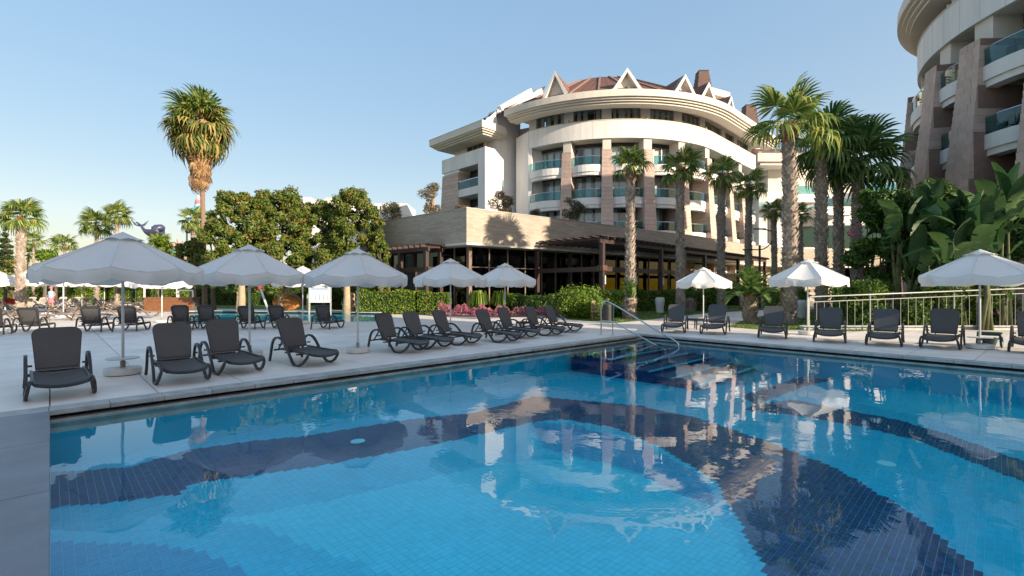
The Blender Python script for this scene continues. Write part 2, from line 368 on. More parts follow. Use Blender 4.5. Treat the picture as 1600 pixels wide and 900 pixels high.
def box_points(x0, x1, y0, y1, z1, dens, round_=.2):
    A = [((x1-x0)*(y1-y0), 't'), ((x1-x0)*z1, 'f'), ((x1-x0)*z1, 'b'), ((y1-y0)*z1, 'l'), ((y1-y0)*z1, 'r')]
    cs, ns = [], []
    for a, k in A:
        n = int(a*dens); u, v = RNG.uniform(0, 1, n), RNG.uniform(0, 1, n); j = RNG.uniform(-.10, .04, n)
        w = .07*np.sin(u*(x1-x0)*2.3+1)+.05*np.sin(u*(x1-x0)*5.1)
        if k == 't': c = np.stack([x0+u*(x1-x0), y0+v*(y1-y0), z1+j+w], 1); q = (0, 0, 1)
        elif k == 'f': c = np.stack([x0+u*(x1-x0), y0-j-w*.8, v*(z1+w)], 1); q = (0, -1, .3)
        elif k == 'b': c = np.stack([x0+u*(x1-x0), y1+j, v*z1], 1); q = (0, 1, .3)
        elif k == 'l': c = np.stack([x0-j, y0+u*(y1-y0), v*z1], 1); q = (-1, 0, .3)
        else: c = np.stack([x1+j, y0+u*(y1-y0), v*z1], 1); q = (1, 0, .3)
        cs.append(c); ns.append(np.tile(q, (n, 1)))
    return np.concatenate(cs), np.concatenate(ns).astype(float)
# ================================================================ ground, deck, pool
def ab(p): return (p[0]*UA.x+p[1]*UA.y, p[0]*UB.x+p[1]*UB.y)
LIPZ = 0.0
P0 = AB(0, 8.7); P1 = Vector((*at(1005, 522.5), 0)); P2 = Vector((*at(1600, 572.5), 0))
dB = (P2-P1).normalized(); P3 = P2+dB*9; P4 = AB(0, -9)
nB = Vector((-dB.y, dB.x, 0));  nB = nB if nB.dot(P1) > 0 else -nB       # outward of side B
POOL = [P0, P1, P2, P3, P4]
def ring(name, mats, outer, inner, z, m=0):
    mb = MB(); n = len(outer)
    mb.add([(p[0], p[1], z) for p in outer]+[(p[0], p[1], z) for p in inner], [(i, (i+1) % n, (i+1) % n+n, i+n) for i in range(n)])
    return mb.build(name, mats)
IN = [P0, P1, P3, P4]
inn = [AB(*(ab(P0)[0], ab(P0)[1]+.2)), P1+nB*.25+UB*.25, P3+nB*.25, P4]
g = ring('ground', M['ground'], [(-1800, 1800), (1800, 1800), (1800, -1800), (-1800, -1800)], inn, -.035)
tag(g, 'pale dry earth stretching away beyond the gardens', kind='structure')
deck = ring('pool_deck', M['grout'], [(-60, 46), (60, 46), (60, -30), (-30, -30)], inn, -.018)
tag(deck, 'wide pale tiled sun deck around the pool', kind='structure')
def clip(poly, q, n):
    """keep the side of a convex polygon where (p-q).n <= 0"""
    out = []
    for i in range(len(poly)):
        a, b = poly[i], poly[(i+1) % len(poly)]
        da, db = (a-q).dot(n), (b-q).dot(n)
        if da <= 0: out.append(a)
        if (da < 0 < db) or (db < 0 < da): out.append(a+(b-a)*(da/(da-db)))
    return out
qB = P1+nB*.36
def tiles():
    near, far = [], []
    TS, G = 1.2, .008
    for i in range(-26, 40):
        for j in range(0, 30):
            a0, b0 = i*TS, 9.06+j*TS
            poly = [AB(a0+G, b0+G), AB(a0+TS-G, b0+G), AB(a0+TS-G, b0+TS-G), AB(a0+G, b0+TS-G)]
            poly = clip(poly, qB, nB)
            if len(poly) >= 3:
                c = sum(poly, Vector())/len(poly)
                if c.y < 4 or c.y > 45 or abs(c.x) > c.y*1.25+3: continue
                (near if c.y < 17.5 else far).append(poly)
    for i in range(-9, 16):
        for j in range(0, 22):
            o = P1+dB*(i*TS)+nB*(.36+j*TS)
            poly = [o+dB*G+nB*G, o+dB*(TS-G)+nB*G, o+dB*(TS-G)+nB*(TS-G), o+dB*G+nB*(TS-G)]
            c = sum(poly, Vector())/4
            if c.y > 45 or abs(c.x) > c.y*1.25+3: continue
            (near if c.y < 17.5 else far).append(poly)
    return near, far
near, far = tiles()
near.sort(key=lambda p: (sum(p, Vector())/len(p)).length)
far += near[260:]; near = near[:260]
for p in near:
    c = sum(p, Vector())/len(p)
    q = [(v-c) for v in p]
    if sum(q[i].x*q[(i+1) % len(q)].y-q[(i+1) % len(q)].x*q[i].y for i in range(len(q))) < 0: q = q[::-1]
    mb = MB(); mb.prism(q, -.016, 0, bottom=False); o = mb.build('deck_tile', M['deck'], deck); o.location = c
    for v in o.data.vertices: pass
mb = MB()
for p in far:
    if sum(p[i].x*p[(i+1) % len(p)].y-p[(i+1) % len(p)].x*p[i].y for i in range(len(p))) < 0: p = p[::-1]
    mb.prism(p, -.016, 0, bottom=False)
tag(mb.build('distant_deck_tiles', M['deckfar'], deck), kind='stuff')
# coping stones: side A, side B
def bevel_stone(name, p, z0, z1, mt, par):
    c = sum(p, Vector())/len(p); q = [v-c for v in p]
    if sum(q[i].x*q[(i+1) % 4].y-q[(i+1) % 4].x*q[i].y for i in range(4)) < 0: q = q[::-1]
    mb = MB(); mb.prism(q, z0, z1); o = mb.build(name, mt, par, bevel=.006); o.location = c; return o
cop = thing('pool_coping', 'grey stone coping with a black overflow gutter edging the big pool', 'pool edge', (0, 0, 0))
aC = ab(P1)[0]
k = -9
while k*.62 < aC:
    a0, a1 = k*.62-.01, min((k+1)*.62-.01, aC+.02)
    p = clip([AB(a0+.003, 8.7), AB(a1-.003, 8.7), AB(a1-.003, 9.052), AB(a0+.003, 9.052)], P1, nB)
    if len(p) == 4: bevel_stone('coping_stone', p, -.062, .004+random.uniform(-.0012, .0012), M['coping'], cop)
    k += 1
for k in range(-1, 24):
    o = P1+dB*(k*.9)
    p = [o+dB*.003, o+dB*.897, o+dB*.897+nB*.352, o+dB*.003+nB*.352]
    bevel_stone('coping_stone', p, -.062, .004+random.uniform(-.0012, .0012), M['coping'], cop)
for k in range(0, 9):
    b1 = 8.693-k*1.72; b0 = b1-1.710
    bevel_stone('edge_slab', [AB(-1.7, b0), AB(0, b0), AB(0, b1), AB(-1.7, b1)], -.05, .003, M['slate'], deck)
    bevel_stone('edge_slab', [AB(-3.4, b0), AB(-1.706, b0), AB(-1.706, b1), AB(-3.4, b1)], -.05, .003, M['slate'], deck)
# gutter recess, ledge, basin walls
mb = MB()
def vwall(mb, a, b, z0, z1, m=0): mb.add([(a[0], a[1], z0), (b[0], b[1], z0), (b[0], b[1], z1), (a[0], a[1], z1)], [(0, 1, 2, 3)], m)
i0, i1 = AB(0, 8.7)+UB*.22, P1+nB*.22+UB*.22; i2 = P3+nB*.22
vwall(mb, i0, i1, -.2, -.019); vwall(mb, i1, i2, -.2, -.019)
mb.build('gutter', M['black'], cop)
mb = MB()
mb.prism([AB(.002, 8.675), P1-nB*.03-UB*.03, P1+nB*.21+UB*.21, AB(.002, 8.9)], -.30, -.128)
mb.prism([P1-nB*.03-UB*.03, P3-nB*.03, P3+nB*.21, P1+nB*.21+UB*.21], -.30, -.129)
mb.build('water_ledge', M['coping'], cop)
# bolts / outlets along the gutter in the lit corner
mb = MB()
for k in range(22): mb.box(AB(9.6+k*.24, 8.90, -.1), (.17, .02, .028), ANG_A)
mb.build('gutter_grating', M['railwhite'], cop)
FZ = -.78
basin = MB()
c0, c1, c2, c3 = AB(0, 8.67), P1-nB*.032-UB*.032, P3-nB*.032, P4
for a, b in ((c0, c1), (c1, c2), (c2, c3), (c3, c0)): vwall(basin, a, b, FZ-.1, -.055 if (a, b) == (c3, c0) else -.29)
pool = basin.build('pool_basin', M['blue']); tag(pool, 'blue tiled walls and floor of the big swimming pool', kind='structure')
mb = MB(); mb.add([(p[0], p[1], FZ-.004) for p in (c0, c1, c2, c3)], [(0, 1, 2, 3)]); mb.build('floor_grout', M['pgrout'], pool)
# floor pattern, measured where each outline meets the floor
def fp(pts): return np.array([at(x, y, FZ) for x, y in pts])
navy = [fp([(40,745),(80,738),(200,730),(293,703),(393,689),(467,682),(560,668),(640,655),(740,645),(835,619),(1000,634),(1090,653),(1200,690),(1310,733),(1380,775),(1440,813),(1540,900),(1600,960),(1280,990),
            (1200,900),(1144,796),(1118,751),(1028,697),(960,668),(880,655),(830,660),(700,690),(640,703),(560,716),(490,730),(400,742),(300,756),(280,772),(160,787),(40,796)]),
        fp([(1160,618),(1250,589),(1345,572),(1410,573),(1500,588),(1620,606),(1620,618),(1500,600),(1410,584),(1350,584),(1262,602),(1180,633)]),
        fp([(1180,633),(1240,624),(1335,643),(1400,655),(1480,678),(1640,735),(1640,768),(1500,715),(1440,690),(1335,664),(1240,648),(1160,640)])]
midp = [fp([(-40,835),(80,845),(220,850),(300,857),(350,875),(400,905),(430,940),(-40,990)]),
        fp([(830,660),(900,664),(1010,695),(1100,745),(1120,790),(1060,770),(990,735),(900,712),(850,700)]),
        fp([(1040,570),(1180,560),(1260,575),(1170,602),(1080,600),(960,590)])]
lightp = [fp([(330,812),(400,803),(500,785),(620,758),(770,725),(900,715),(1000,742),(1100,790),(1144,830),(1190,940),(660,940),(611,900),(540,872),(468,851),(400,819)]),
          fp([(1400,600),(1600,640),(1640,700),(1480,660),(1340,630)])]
def inside(poly, X, Y):
    r = np.zeros(X.shape, bool); n = len(poly); j = n-1
    for i in range(n):
        xi, yi, xj, yj = *poly[i], *poly[j]
        c = ((yi > Y) != (yj > Y)) & (X < (xj-xi)*(Y-yi)/(yj-yi+1e-12)+xi); r ^= c; j = i
    return r
TA, TB, G = .078, .060, .0042
aa = np.arange(0.004, 15.2, TA); bb = np.arange(-2.2, 8.66, TB)
A_, B_ = np.meshgrid(aa, bb); A_ = A_.ravel(); B_ = B_.ravel()
cx = (A_+TA/2)*UA.x+(B_+TB/2)*UB.x; cy = (A_+TA/2)*UA.y+(B_+TB/2)*UB.y
ok = ((cx-c1.x)*nB.x+(cy-c1.y)*nB.y < -.02) & (B_+TB < 8.668) & (cy > 2.6) & (abs(cx) < cy*1.2+.6)
ok &= ~((A_ > 10.85) & (B_ > 4.9))
A_, B_, cx, cy = A_[ok], B_[ok], cx[ok], cy[ok]
cls = np.zeros(len(A_), int)
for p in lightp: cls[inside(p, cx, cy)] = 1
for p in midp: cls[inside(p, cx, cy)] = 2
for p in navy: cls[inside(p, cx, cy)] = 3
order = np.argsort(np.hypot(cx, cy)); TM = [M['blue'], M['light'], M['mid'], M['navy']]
tme = []
for m_ in TM:
    mb = MB(); g_ = G/2
    q = [AB(g_, g_)-AB(TA/2, TB/2), AB(TA-g_, g_)-AB(TA/2, TB/2), AB(TA-g_, TB-g_)-AB(TA/2, TB/2), AB(g_, TB-g_)-AB(TA/2, TB/2)]
    mb.prism(q, -.004, 0, bottom=False); me = bpy.data.meshes.new('floor_tile'); me.from_pydata(mb.v, [], mb.f); me.materials.append(m_); tme.append(me)
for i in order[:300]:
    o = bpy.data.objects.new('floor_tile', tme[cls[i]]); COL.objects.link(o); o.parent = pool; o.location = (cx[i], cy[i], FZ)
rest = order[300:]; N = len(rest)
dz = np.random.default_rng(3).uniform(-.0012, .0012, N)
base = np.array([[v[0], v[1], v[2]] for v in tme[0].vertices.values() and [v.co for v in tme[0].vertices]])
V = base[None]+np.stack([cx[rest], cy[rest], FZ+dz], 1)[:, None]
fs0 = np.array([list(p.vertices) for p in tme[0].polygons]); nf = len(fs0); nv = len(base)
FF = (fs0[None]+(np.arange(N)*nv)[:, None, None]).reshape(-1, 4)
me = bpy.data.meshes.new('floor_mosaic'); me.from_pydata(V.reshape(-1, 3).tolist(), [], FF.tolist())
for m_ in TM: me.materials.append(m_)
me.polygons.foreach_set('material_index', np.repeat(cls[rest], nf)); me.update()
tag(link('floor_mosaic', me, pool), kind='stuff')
# underwater steps in the far corner
for k in range(6):
    b1 = 8.66-.62*k; b0 = b1-.62; z = -.22-.09*k
    a1 = 14.62-(.3 if k > 3 else 0)
    q = clip([AB(10.9, b0), AB(15.5, b0), AB(15.5, b1), AB(10.9, b1)], c1-nB*.01, nB)
    mb = MB(); mb.prism(q, FZ, z); o = mb.build('pool_step', M['navy'], pool)
    q2 = clip([AB(10.9, b0-.004), AB(15.5, b0-.004), AB(15.5, b0+.05), AB(10.9, b0+.05)], c1-nB*.012, nB)
    mb = MB(); mb.prism(q2, z-.03, z+.004); mb.build('step_nosing', M['light'], o)
for px, py in ((559, 690), (1385, 725)):
    x, y = at(px, py, FZ); mb = MB(); mb.lathe([(.0, 0), (.11, 0), (.11, .012), (.09, .016), (.0, .016)], 20, (x, y, FZ)); mb.build('floor_drain', M['pgrout'], pool)
mb = MB()
q = [AB(.001, 8.674), c1-nB*.001, c2, c3]
mb.add([(p[0], p[1], -.148) for p in (AB(.001, 8.674), c1, c2, c3)], [(3, 2, 1, 0)])
wt = mb.build('pool_water', M['water']); tag(wt, 'clear blue water of the big pool mirroring the hotel', kind='structure')
# ---- smaller pool behind the deck
def gp(px, py): return Vector((*at(px, py), 0))
q = [gp(268, 505), gp(592, 502.5), gp(592, 491.5), gp(330, 488.5), gp(268, 490)]
mb = MB(); mb.prism(q, -.005, .004); w0 = mb.build('far_pool_basin', M['light']); tag(w0, 'blue floor of the small pool behind the loungers', kind='structure')
mb = MB(); mb.add([(p.x, p.y, .012) for p in q], [(0, 1, 2, 3, 4)]); tag(mb.build('far_pool_water', M['water2']), 'water of the smaller pool behind the loungers', kind='structure')
kb = thing('far_pool_kerb', 'low pale kerb with dark face along the small far pool', 'kerb', (0, 0, 0))
for a, b in ((q[2], q[3]), (q[3], q[4])):
    d = (b-a).normalized(); n_ = Vector((-d.y, d.x, 0)); n_ = n_ if n_.y > 0 else -n_
    L = (b-a).length; k = 0
    while k*.9 < L:
        s0 = a+d*(k*.9+.004); s1 = a+d*min(L, k*.9+.896)
        p = [s0, s1, s1+n_*.4, s0+n_*.4]
        cc = sum(p, Vector())/4; pp = [v-cc for v in p]
        if (pp[0].x*pp[1].y-pp[1].x*pp[0].y) < 0: pp = pp[::-1]
        mb = MB(); mb.prism(pp, .10, .15); o = mb.build('kerb_stone', M['coping'], kb); o.location = cc; k += 1
    mb = MB(); p = [a+n_*.05, b+n_*.05, b+n_*.35, a+n_*.35]
    mb.prism(p if (p[0].x*p[1].y) else p, 0, .10); mb.build('kerb_face', M['black'], kb)
# ---- lawns and path
def patch(name, px, mt, z, label, kind='structure'):
    mb = MB(); p = [gp(*q) for q in px]; mb.add([(v.x, v.y, z) for v in p], [tuple(range(len(p)))]); return tag(mb.build(name, mt), label, kind=kind)
def blades(poly, n, name, label, h=.07):
    P = np.array([[v.x, v.y] for v in [gp(*q) for q in poly]]); lo, hi = P.min(0), P.max(0)
    xy = RNG.uniform(lo, hi, (n*2, 2)); k = inside(P, xy[:, 0], xy[:, 1]); xy = xy[k][:n]
    c = np.concatenate([xy, np.full((len(xy), 1), h*.5)], 1); nr = np.tile((0., -1., .2), (len(xy), 1))
    tag(link(name, leaf_mesh(name, c, nr, h*1.6, [M['grassb']], aspect=.35)), label, kind='stuff')
L1 = [(885, 499), (960, 505), (1010, 500), (1110, 489), (1240, 481.5), (1250, 472), (880, 474)]
L2 = [(1135, 511), (1200, 516), (1265, 516), (1330, 518), (1420, 515), (1610, 513.5), (1610, 480), (1250, 484), (1170, 498)]
L3 = [(100, 480), (600, 485), (720, 489), (880, 492), (900, 470), (100, 466)]
for i, (Lp, nm, lb) in enumerate(((L1, 'lawn', 'green lawn strip beside the bright hedge and palms'), (L2, 'lawn', 'shady lawn behind the right hand loungers'), (L3, 'lawn', 'sunlit dry lawn behind the small pool'))):
    patch(nm, Lp, M['grass'], .006+.001*i, lb)
    blades(Lp, 16000, 'grass', ['grass blades of the lawn beside the bright hedge', 'grass blades of the lawn at the right', 'dry grass blades behind the small pool'][i])
# ================================================================ loungers, umbrellas, small furniture
def rect_path(mb, pts, w, h, m=0):
    """flat bar (w across in x, h in the plane) swept along a path in y,z with an x at each point"""
    k = len(pts); pts = [Vector(p) for p in pts]; vs = []
    for i, p in enumerate(pts):
        t = pts[min(i+1, k-1)]-pts[max(i-1, 0)]; t.normalize(); b = Vector((0, -t.z, t.y)).normalized()
        for sx, sb in ((-1, -1), (1, -1), (1, 1), (-1, 1)): vs.append(p+Vector((sx*w/2, 0, 0))+b*(sb*h/2))
    fs = [(i*4+j, i*4+(j+1) % 4, i*4+4+(j+1) % 4, i*4+4+j) for i in range(k-1) for j in range(4)]
    fs += [(3, 2, 1, 0), (k*4-4, k*4-3, k*4-2, k*4-1)]; mb.add(vs, fs, m)
def smoothpts(P, sub=4):
    out = []; n = len(P)
    for i in range(n-1):
        p0, p1, p2, p3 = [Vector(P[max(0, min(n-1, j))]) for j in (i-1, i, i+1, i+2)]
        for s in range(sub):
            t = s/sub; out.append(.5*((2*p1)+(p2-p0)*t+(2*p0-5*p1+4*p2-p3)*t*t+(3*p1-p0-3*p2+p3)*t**3))
    out.append(Vector(P[-1])); return out
def lounger_proto(name, cat, fm, sm, lod=0, tilt=62):
    """front (foot end) points to -y; x is the width"""
    t = thing(name, 'lounger', cat, (0, 0, 0)); sub = 2 if lod else 5; bv = 0 if lod else .005
    hy, hz = .18, .33; a = R_(tilt); dy, dz_ = math.cos(a), math.sin(a)
    # seat
    mb = MB(); n = 3 if lod else 10
    def seatpt(u, v):    # v 0..1 hinge to foot
        y = hy-.02-v*1.12; z = hz-.01-.02*math.sin(v*PI)-.03*v*v-.05*max(0, v-.9)/.1*.5
        w = .29*(1-.10*max(0, (v-.82)/.18)**2); return (u*w, y, z-.028*(1-u*u))
    nu = 2 if lod else 6
    vs = [seatpt(-1+2*i/nu, j/n) for j in range(n+1) for i in range(nu+1)]
    top = [(j*(nu+1)+i, j*(nu+1)+i+1, (j+1)*(nu+1)+i+1, (j+1)*(nu+1)+i) for j in range(n) for i in range(nu)]
    o_ = len(vs); vs2 = vs+[(x, y, z-.018) for x, y, z in vs]
    mb.add(vs2, top+[tuple(reversed([q+o_ for q in f])) for f in top])
    mb.build('seat', sm, t, smooth=True)
    mb = MB()
    for s in (-1, 1): rect_path(mb, smoothpts([(s*.305, hy+.05, hz-.02), (s*.305, -.3, hz-.035), (s*.30, -.75, hz-.05), (s*.27, -.93, hz-.075)], sub), .035, .05)
    mb.tube(smoothpts([(-.27, -.93, hz-.075), (-.15, -.965, hz-.10), (0, -.975, hz-.11), (.15, -.965, hz-.10), (.27, -.93, hz-.075)], 3 if not lod else 1), .028, 6 if lod else 8)
    mb.box((0, -.35, hz-.105), (.60, .05, .03)); mb.box((0, .1, hz-.095), (.60, .05, .03))
    mb.build('seat_frame', fm, t, bevel=0)
    # backrest: rounded panel
    def bpt(u, v, off=0): return (u, hy+.01+v*dy+off*dz_, hz+v*dz_-off*dy)
    def outline(w, h0, h1, r, k):
        P = []
        for cx_, cz_, q0 in ((w-r, h1-r, 0), (-w+r, h1-r, 90)):
            for i in range(k+1):
                q = R_(q0+90*i/k); P.append((cx_+r*math.cos(q), cz_+r*math.sin(q)))
        P += [(-w*.94, (h0+h1)*.5), (-w*.86, h0), (w*.86, h0), (w*.94, (h0+h1)*.5)]
        return P
    k = 2 if lod else 5
    oo, ii = outline(.30, 0, .70, .12, k), outline(.235, .12, .62, .06, k)
    mb = MB(); n = len(oo)
    fr = [bpt(x, y, -.004) for x, y in oo]+[bpt(x, y, .006) for x, y in ii]+[bpt(x, y, .030) for x, y in ii]+[bpt(x, y, .024) for x, y in oo]
    mb.add(fr, [(r*n+i, r*n+(i+1) % n, ((r+1) % 4)*n+(i+1) % n, ((r+1) % 4)*n+i) for r in range(4) for i in range(n)])
    bk = mb.build('backrest', fm, t, smooth=False)
    mb = MB(); kk = 1 if lod else 4
    cen = bpt(0, .37, .018); vs = [bpt(x, y, .010) for x, y in ii]; vs += [bpt(x*.5, .37+(y-.37)*.5, .022) for x, y in ii]
    mb.add(vs+[cen], [(i, (i+1) % n, n+(i+1) % n, n+i) for i in range(n)]+[(n+i, n+(i+1) % n, 2*n) for i in range(n)])
    vb = [bpt(x, y, .016) for x, y in ii]
    mb.build('sling', sm, bk, smooth=True)
    # the sling is also stretched over the front of the frame
    mb = MB(); f2 = outline(.292, .03, .695, .12, k)
    mb.add([bpt(x, y, -.010+.018*(1-(x/.3)**2)) for x, y in f2], [tuple(range(len(f2)))])
    mb.add([bpt(x, y, -.014) for x, y in f2]+[bpt(0, .36, .004)], [(i, (i+1) % len(f2), len(f2)) for i in range(len(f2))])
    mb.build('back_cover', sm, bk, smooth=True)
    # support under the back
    mb = MB()
    for s in (-1, 1): mb.beam((s*.16, hy+.01+.30*dy+.03, hz+.27), (s*.20, hy+.38, .26), .022, .03)
    mb.beam((-.30, hy+.38, .26), (.30, hy+.38, .26), .03, .035); mb.build('back_support', fm, t)
    for s in (-1, 1):
        mb = MB(); x = s*.365
        P = [(s*.375, .60, .02), (x, .565, .20), (x, .50, .42), (x, .40, .525), (x, .25, .555), (x, .10, .51), (x, -.05, .38), (x, -.20, .20), (s*.375, -.34, .055), (s*.375, -.43, .020),
             (s*.375, -.54, .022), (s*.372, -.66, .06), (s*.36, -.78, .15), (s*.345, -.84, .235), (s*.325, -.80, .285), (s*.315, -.66, hz-.05)]
        rect_path(mb, smoothpts(P, sub), .042, .044); mb.build('side_frame', fm, t)
        mb = MB(); mb.tube([(s*.29, .24, .40), (s*.37, .24, .40)], .018, 6); mb.build('hinge_pin', fm, t)
        mb = MB(); mb.box((s*.335, -.10, hz-.03), (.06, .05, .04)); mb.build('frame_bracket', fm, t)
    return reg(t)
LGRP = 'dark loungers set out round the pools'
near_l = lounger_proto('sun_lounger', 'sun lounger', M['frame'], M['sling'], 0, 66)
# foot-end direction of each row
DA = -UB; DBv = -nB
def place_l(proto, px, py, face, label, group, first=False, s=1.0):
    """px,py: where the middle of the four feet meets the deck"""
    p = gp(px, py); rz = math.atan2(face.y, face.x)+PI/2
    if first: proto.location = p; proto.rotation_euler = (0, 0, rz); o = proto; o['label'] = label
    else: o = dup(proto, p, rz, label)
    o['group'] = group
    a = R_(random.uniform(-5, 4))          # every back is set at its own angle
    for ch in (CH[proto.name] if first else [c for c in COL.objects if c.parent == o]):
        if ch.name.startswith('backrest'):
            ch.rotation_euler.x = a; ch.location = (0, .18-(math.cos(a)*.18-math.sin(a)*.33), .33-(math.sin(a)*.18+math.cos(a)*.33))
    return o
def rot(v, deg): return Matrix.Rotation(R_(deg), 3, 'Z') @ v
row1 = [(92, 611, 2, 'dark lounger nearest the left edge of the pool, alone beside the tray umbrella'),
 (276, 590, 0, 'second dark lounger from the left on the pool edge, just right of the tray umbrella'),
 (358, 577, 4, 'third dark lounger on the pool edge, close beside the second'),
 (470, 566, 10, 'dark lounger standing alone in front of the third pale umbrella'),
 (617, 547.5, 14, 'first of seven loungers in the middle row, next to a white umbrella base'),
 (659, 542, 12, 'second of the seven middle loungers, counted from the left'),
 (704, 536.5, 16, 'third of the seven middle loungers, foot end lighter'),
 (770, 532.5, 8, 'fourth of the seven middle loungers, right of the umbrella pole'),
 (801, 526.5, 8, 'fifth of the seven middle loungers, with a low table behind it'),
 (842, 522.5, 6, 'sixth of the seven middle loungers, its arm over a side table'),
 (872, 517.5, 6, 'last lounger of the middle row, nearest the pool handrail')]
for i, (px, py, dr, lb) in enumerate(row1): place_l(near_l, px, py, rot(DA, dr), lb, 'dark loungers along the near deck', i == 0)
row2 = [(-8, 522, 0, 'dark lounger cut off by the left edge, back to the camera'),
 (52, 519, -4, 'dark lounger seen from behind, left of the first umbrella pole'),
 (148, 518, -2, 'dark lounger seen from behind, left of the thick umbrella pole'),
 (205, 517, -4, 'dark lounger seen from behind, right of the nearest umbrella pole'),
 (286, 515, 0, 'dark lounger seen from behind over the second front lounger'),
 (327, 514, -3, 'dark lounger seen from behind over the third front lounger'),
 (390, 514, -2, 'dark lounger seen from behind at the second umbrella pole'),
 (437, 513, -4, 'dark lounger seen from behind, left of the white umbrella base'),
 (511, 513.5, -10, 'dark lounger seen from behind before the notice board')]
for px, py, dr, lb in row2: place_l(near_l, px, py, rot(Vector(((px-800)/F, 1, 0)).normalized(), -15+dr), lb, 'dark loungers facing the small pool')
row3 = [(1055, 513, 20, 'dark lounger under the first sunlit umbrella, left of the small table'),
 (1118, 515.5, 14, 'dark lounger under the first sunlit umbrella, right of the small table'),
 (1208, 521.5, 14, 'dark lounger left of the second sunlit umbrella'),
 (1297, 527.5, 10, 'dark lounger right of the second sunlit umbrella, before the railing'),
 (1383, 532.5, 4, 'dark lounger fourth from the handrail in the right row, before the railing'),
 (1473, 537, -2, 'dark lounger left of the green plastic table, facing the pool'),
 (1614, 544, -4, 'dark lounger cut off by the right edge of the view')]
for px, py, dr, lb in row3: place_l(near_l, px, py+4.5, rot(-UA, dr), lb, 'dark loungers on the far right deck').scale = (1.07, 1.07, 1.07)
# distant loungers
tan = lounger_proto('sun_lounger', 'sun lounger', M['frametan'], M['slingtan'], 1, 58)
cre = lounger_proto('cushioned_lounger', 'sun lounger', M['wplastic'], M['slingcream'], 1, 55)
farl = [(tan, 8, 500, 'taupe lounger at the left edge behind the dark ones'), (tan, 42, 502, 'taupe lounger in sun behind the second dark lounger'),
 (tan, 96, 500.5, 'taupe lounger in sun, back against the thin white pole'), (tan, 138, 500, 'taupe lounger just left of the tray umbrella pole'),
 (tan, 68, 487, 'brown lounger in the second sunny row by the capped guest'), (tan, 143, 484, 'brown lounger below two cream ones'),
 (tan, 163, 484, 'brown lounger in the middle of the far sunny rows'), (tan, 176, 484.5, 'brown lounger left of the far leaning pole'),
 (tan, 205, 483, 'brown lounger right of the near umbrella pole'), (tan, 222, 484, 'brown lounger near the small pool rail'),
 (tan, 232, 483, 'brown lounger left of the wooden bar'), (tan, 245, 482.5, 'brown lounger touching the wooden bar'),
 (tan, 118, 495, 'taupe lounger in sun between the third and fourth dark backs'), (tan, 170, 494, 'taupe lounger in sun left of the nearest umbrella pole'), (tan, 222, 495, 'taupe lounger in sun right of the nearest umbrella pole, front row'),
 (tan, 20, 490, 'brown lounger in the second sunny row at the far left'), (tan, 100, 487.5, 'brown lounger in the second sunny row by the white pole'), (tan, 120, 488.5, 'brown lounger in the middle of the second sunny row'), (tan, 190, 488, 'brown lounger of the second sunny row behind the thick pole'),
 (cre, 62, 480.5, 'cream lounger just left of the capped guest'), (cre, 128, 480.5, 'cream lounger between two distant poles'), (cre, 226, 480.5, 'cream lounger left of the wooden bar'), (cre, 44, 479, 'cream cushioned lounger far left between two white poles'), (cre, 92, 480, 'cream cushioned lounger right of the capped guest'),
 (cre, 102, 482, 'cream lounger in full sun below the hedge'), (cre, 113, 480, 'cream lounger with tall back before the yellow hedge'),
 (cre, 148, 479, 'cream lounger by the far pair of poles'), (cre, 174, 479, 'cream lounger before the dark hedge gap'),
 (cre, 190, 480.5, 'cream lounger directly behind the thick umbrella pole'), (cre, 212, 481, 'cream lounger right of the thick umbrella pole')]
used = set()
for pr, px, py, lb in farl:
    ang = random.uniform(-8, 8)+(-20 if pr is tan else 150 if random.random() < .5 else 20)
    place_l(pr, px, py, rot(Vector((.5, .9, 0)).normalized(), ang if pr is tan else random.uniform(100, 150)), lb, 'sunlit loungers at the far left', pr.name not in used); used.add(pr.name)
place_l(near_l, 267, 478.5, Vector((-.9, .2, 0)), 'small dark lounger in shade right of the wooden bar', 'sunlit loungers at the far left')
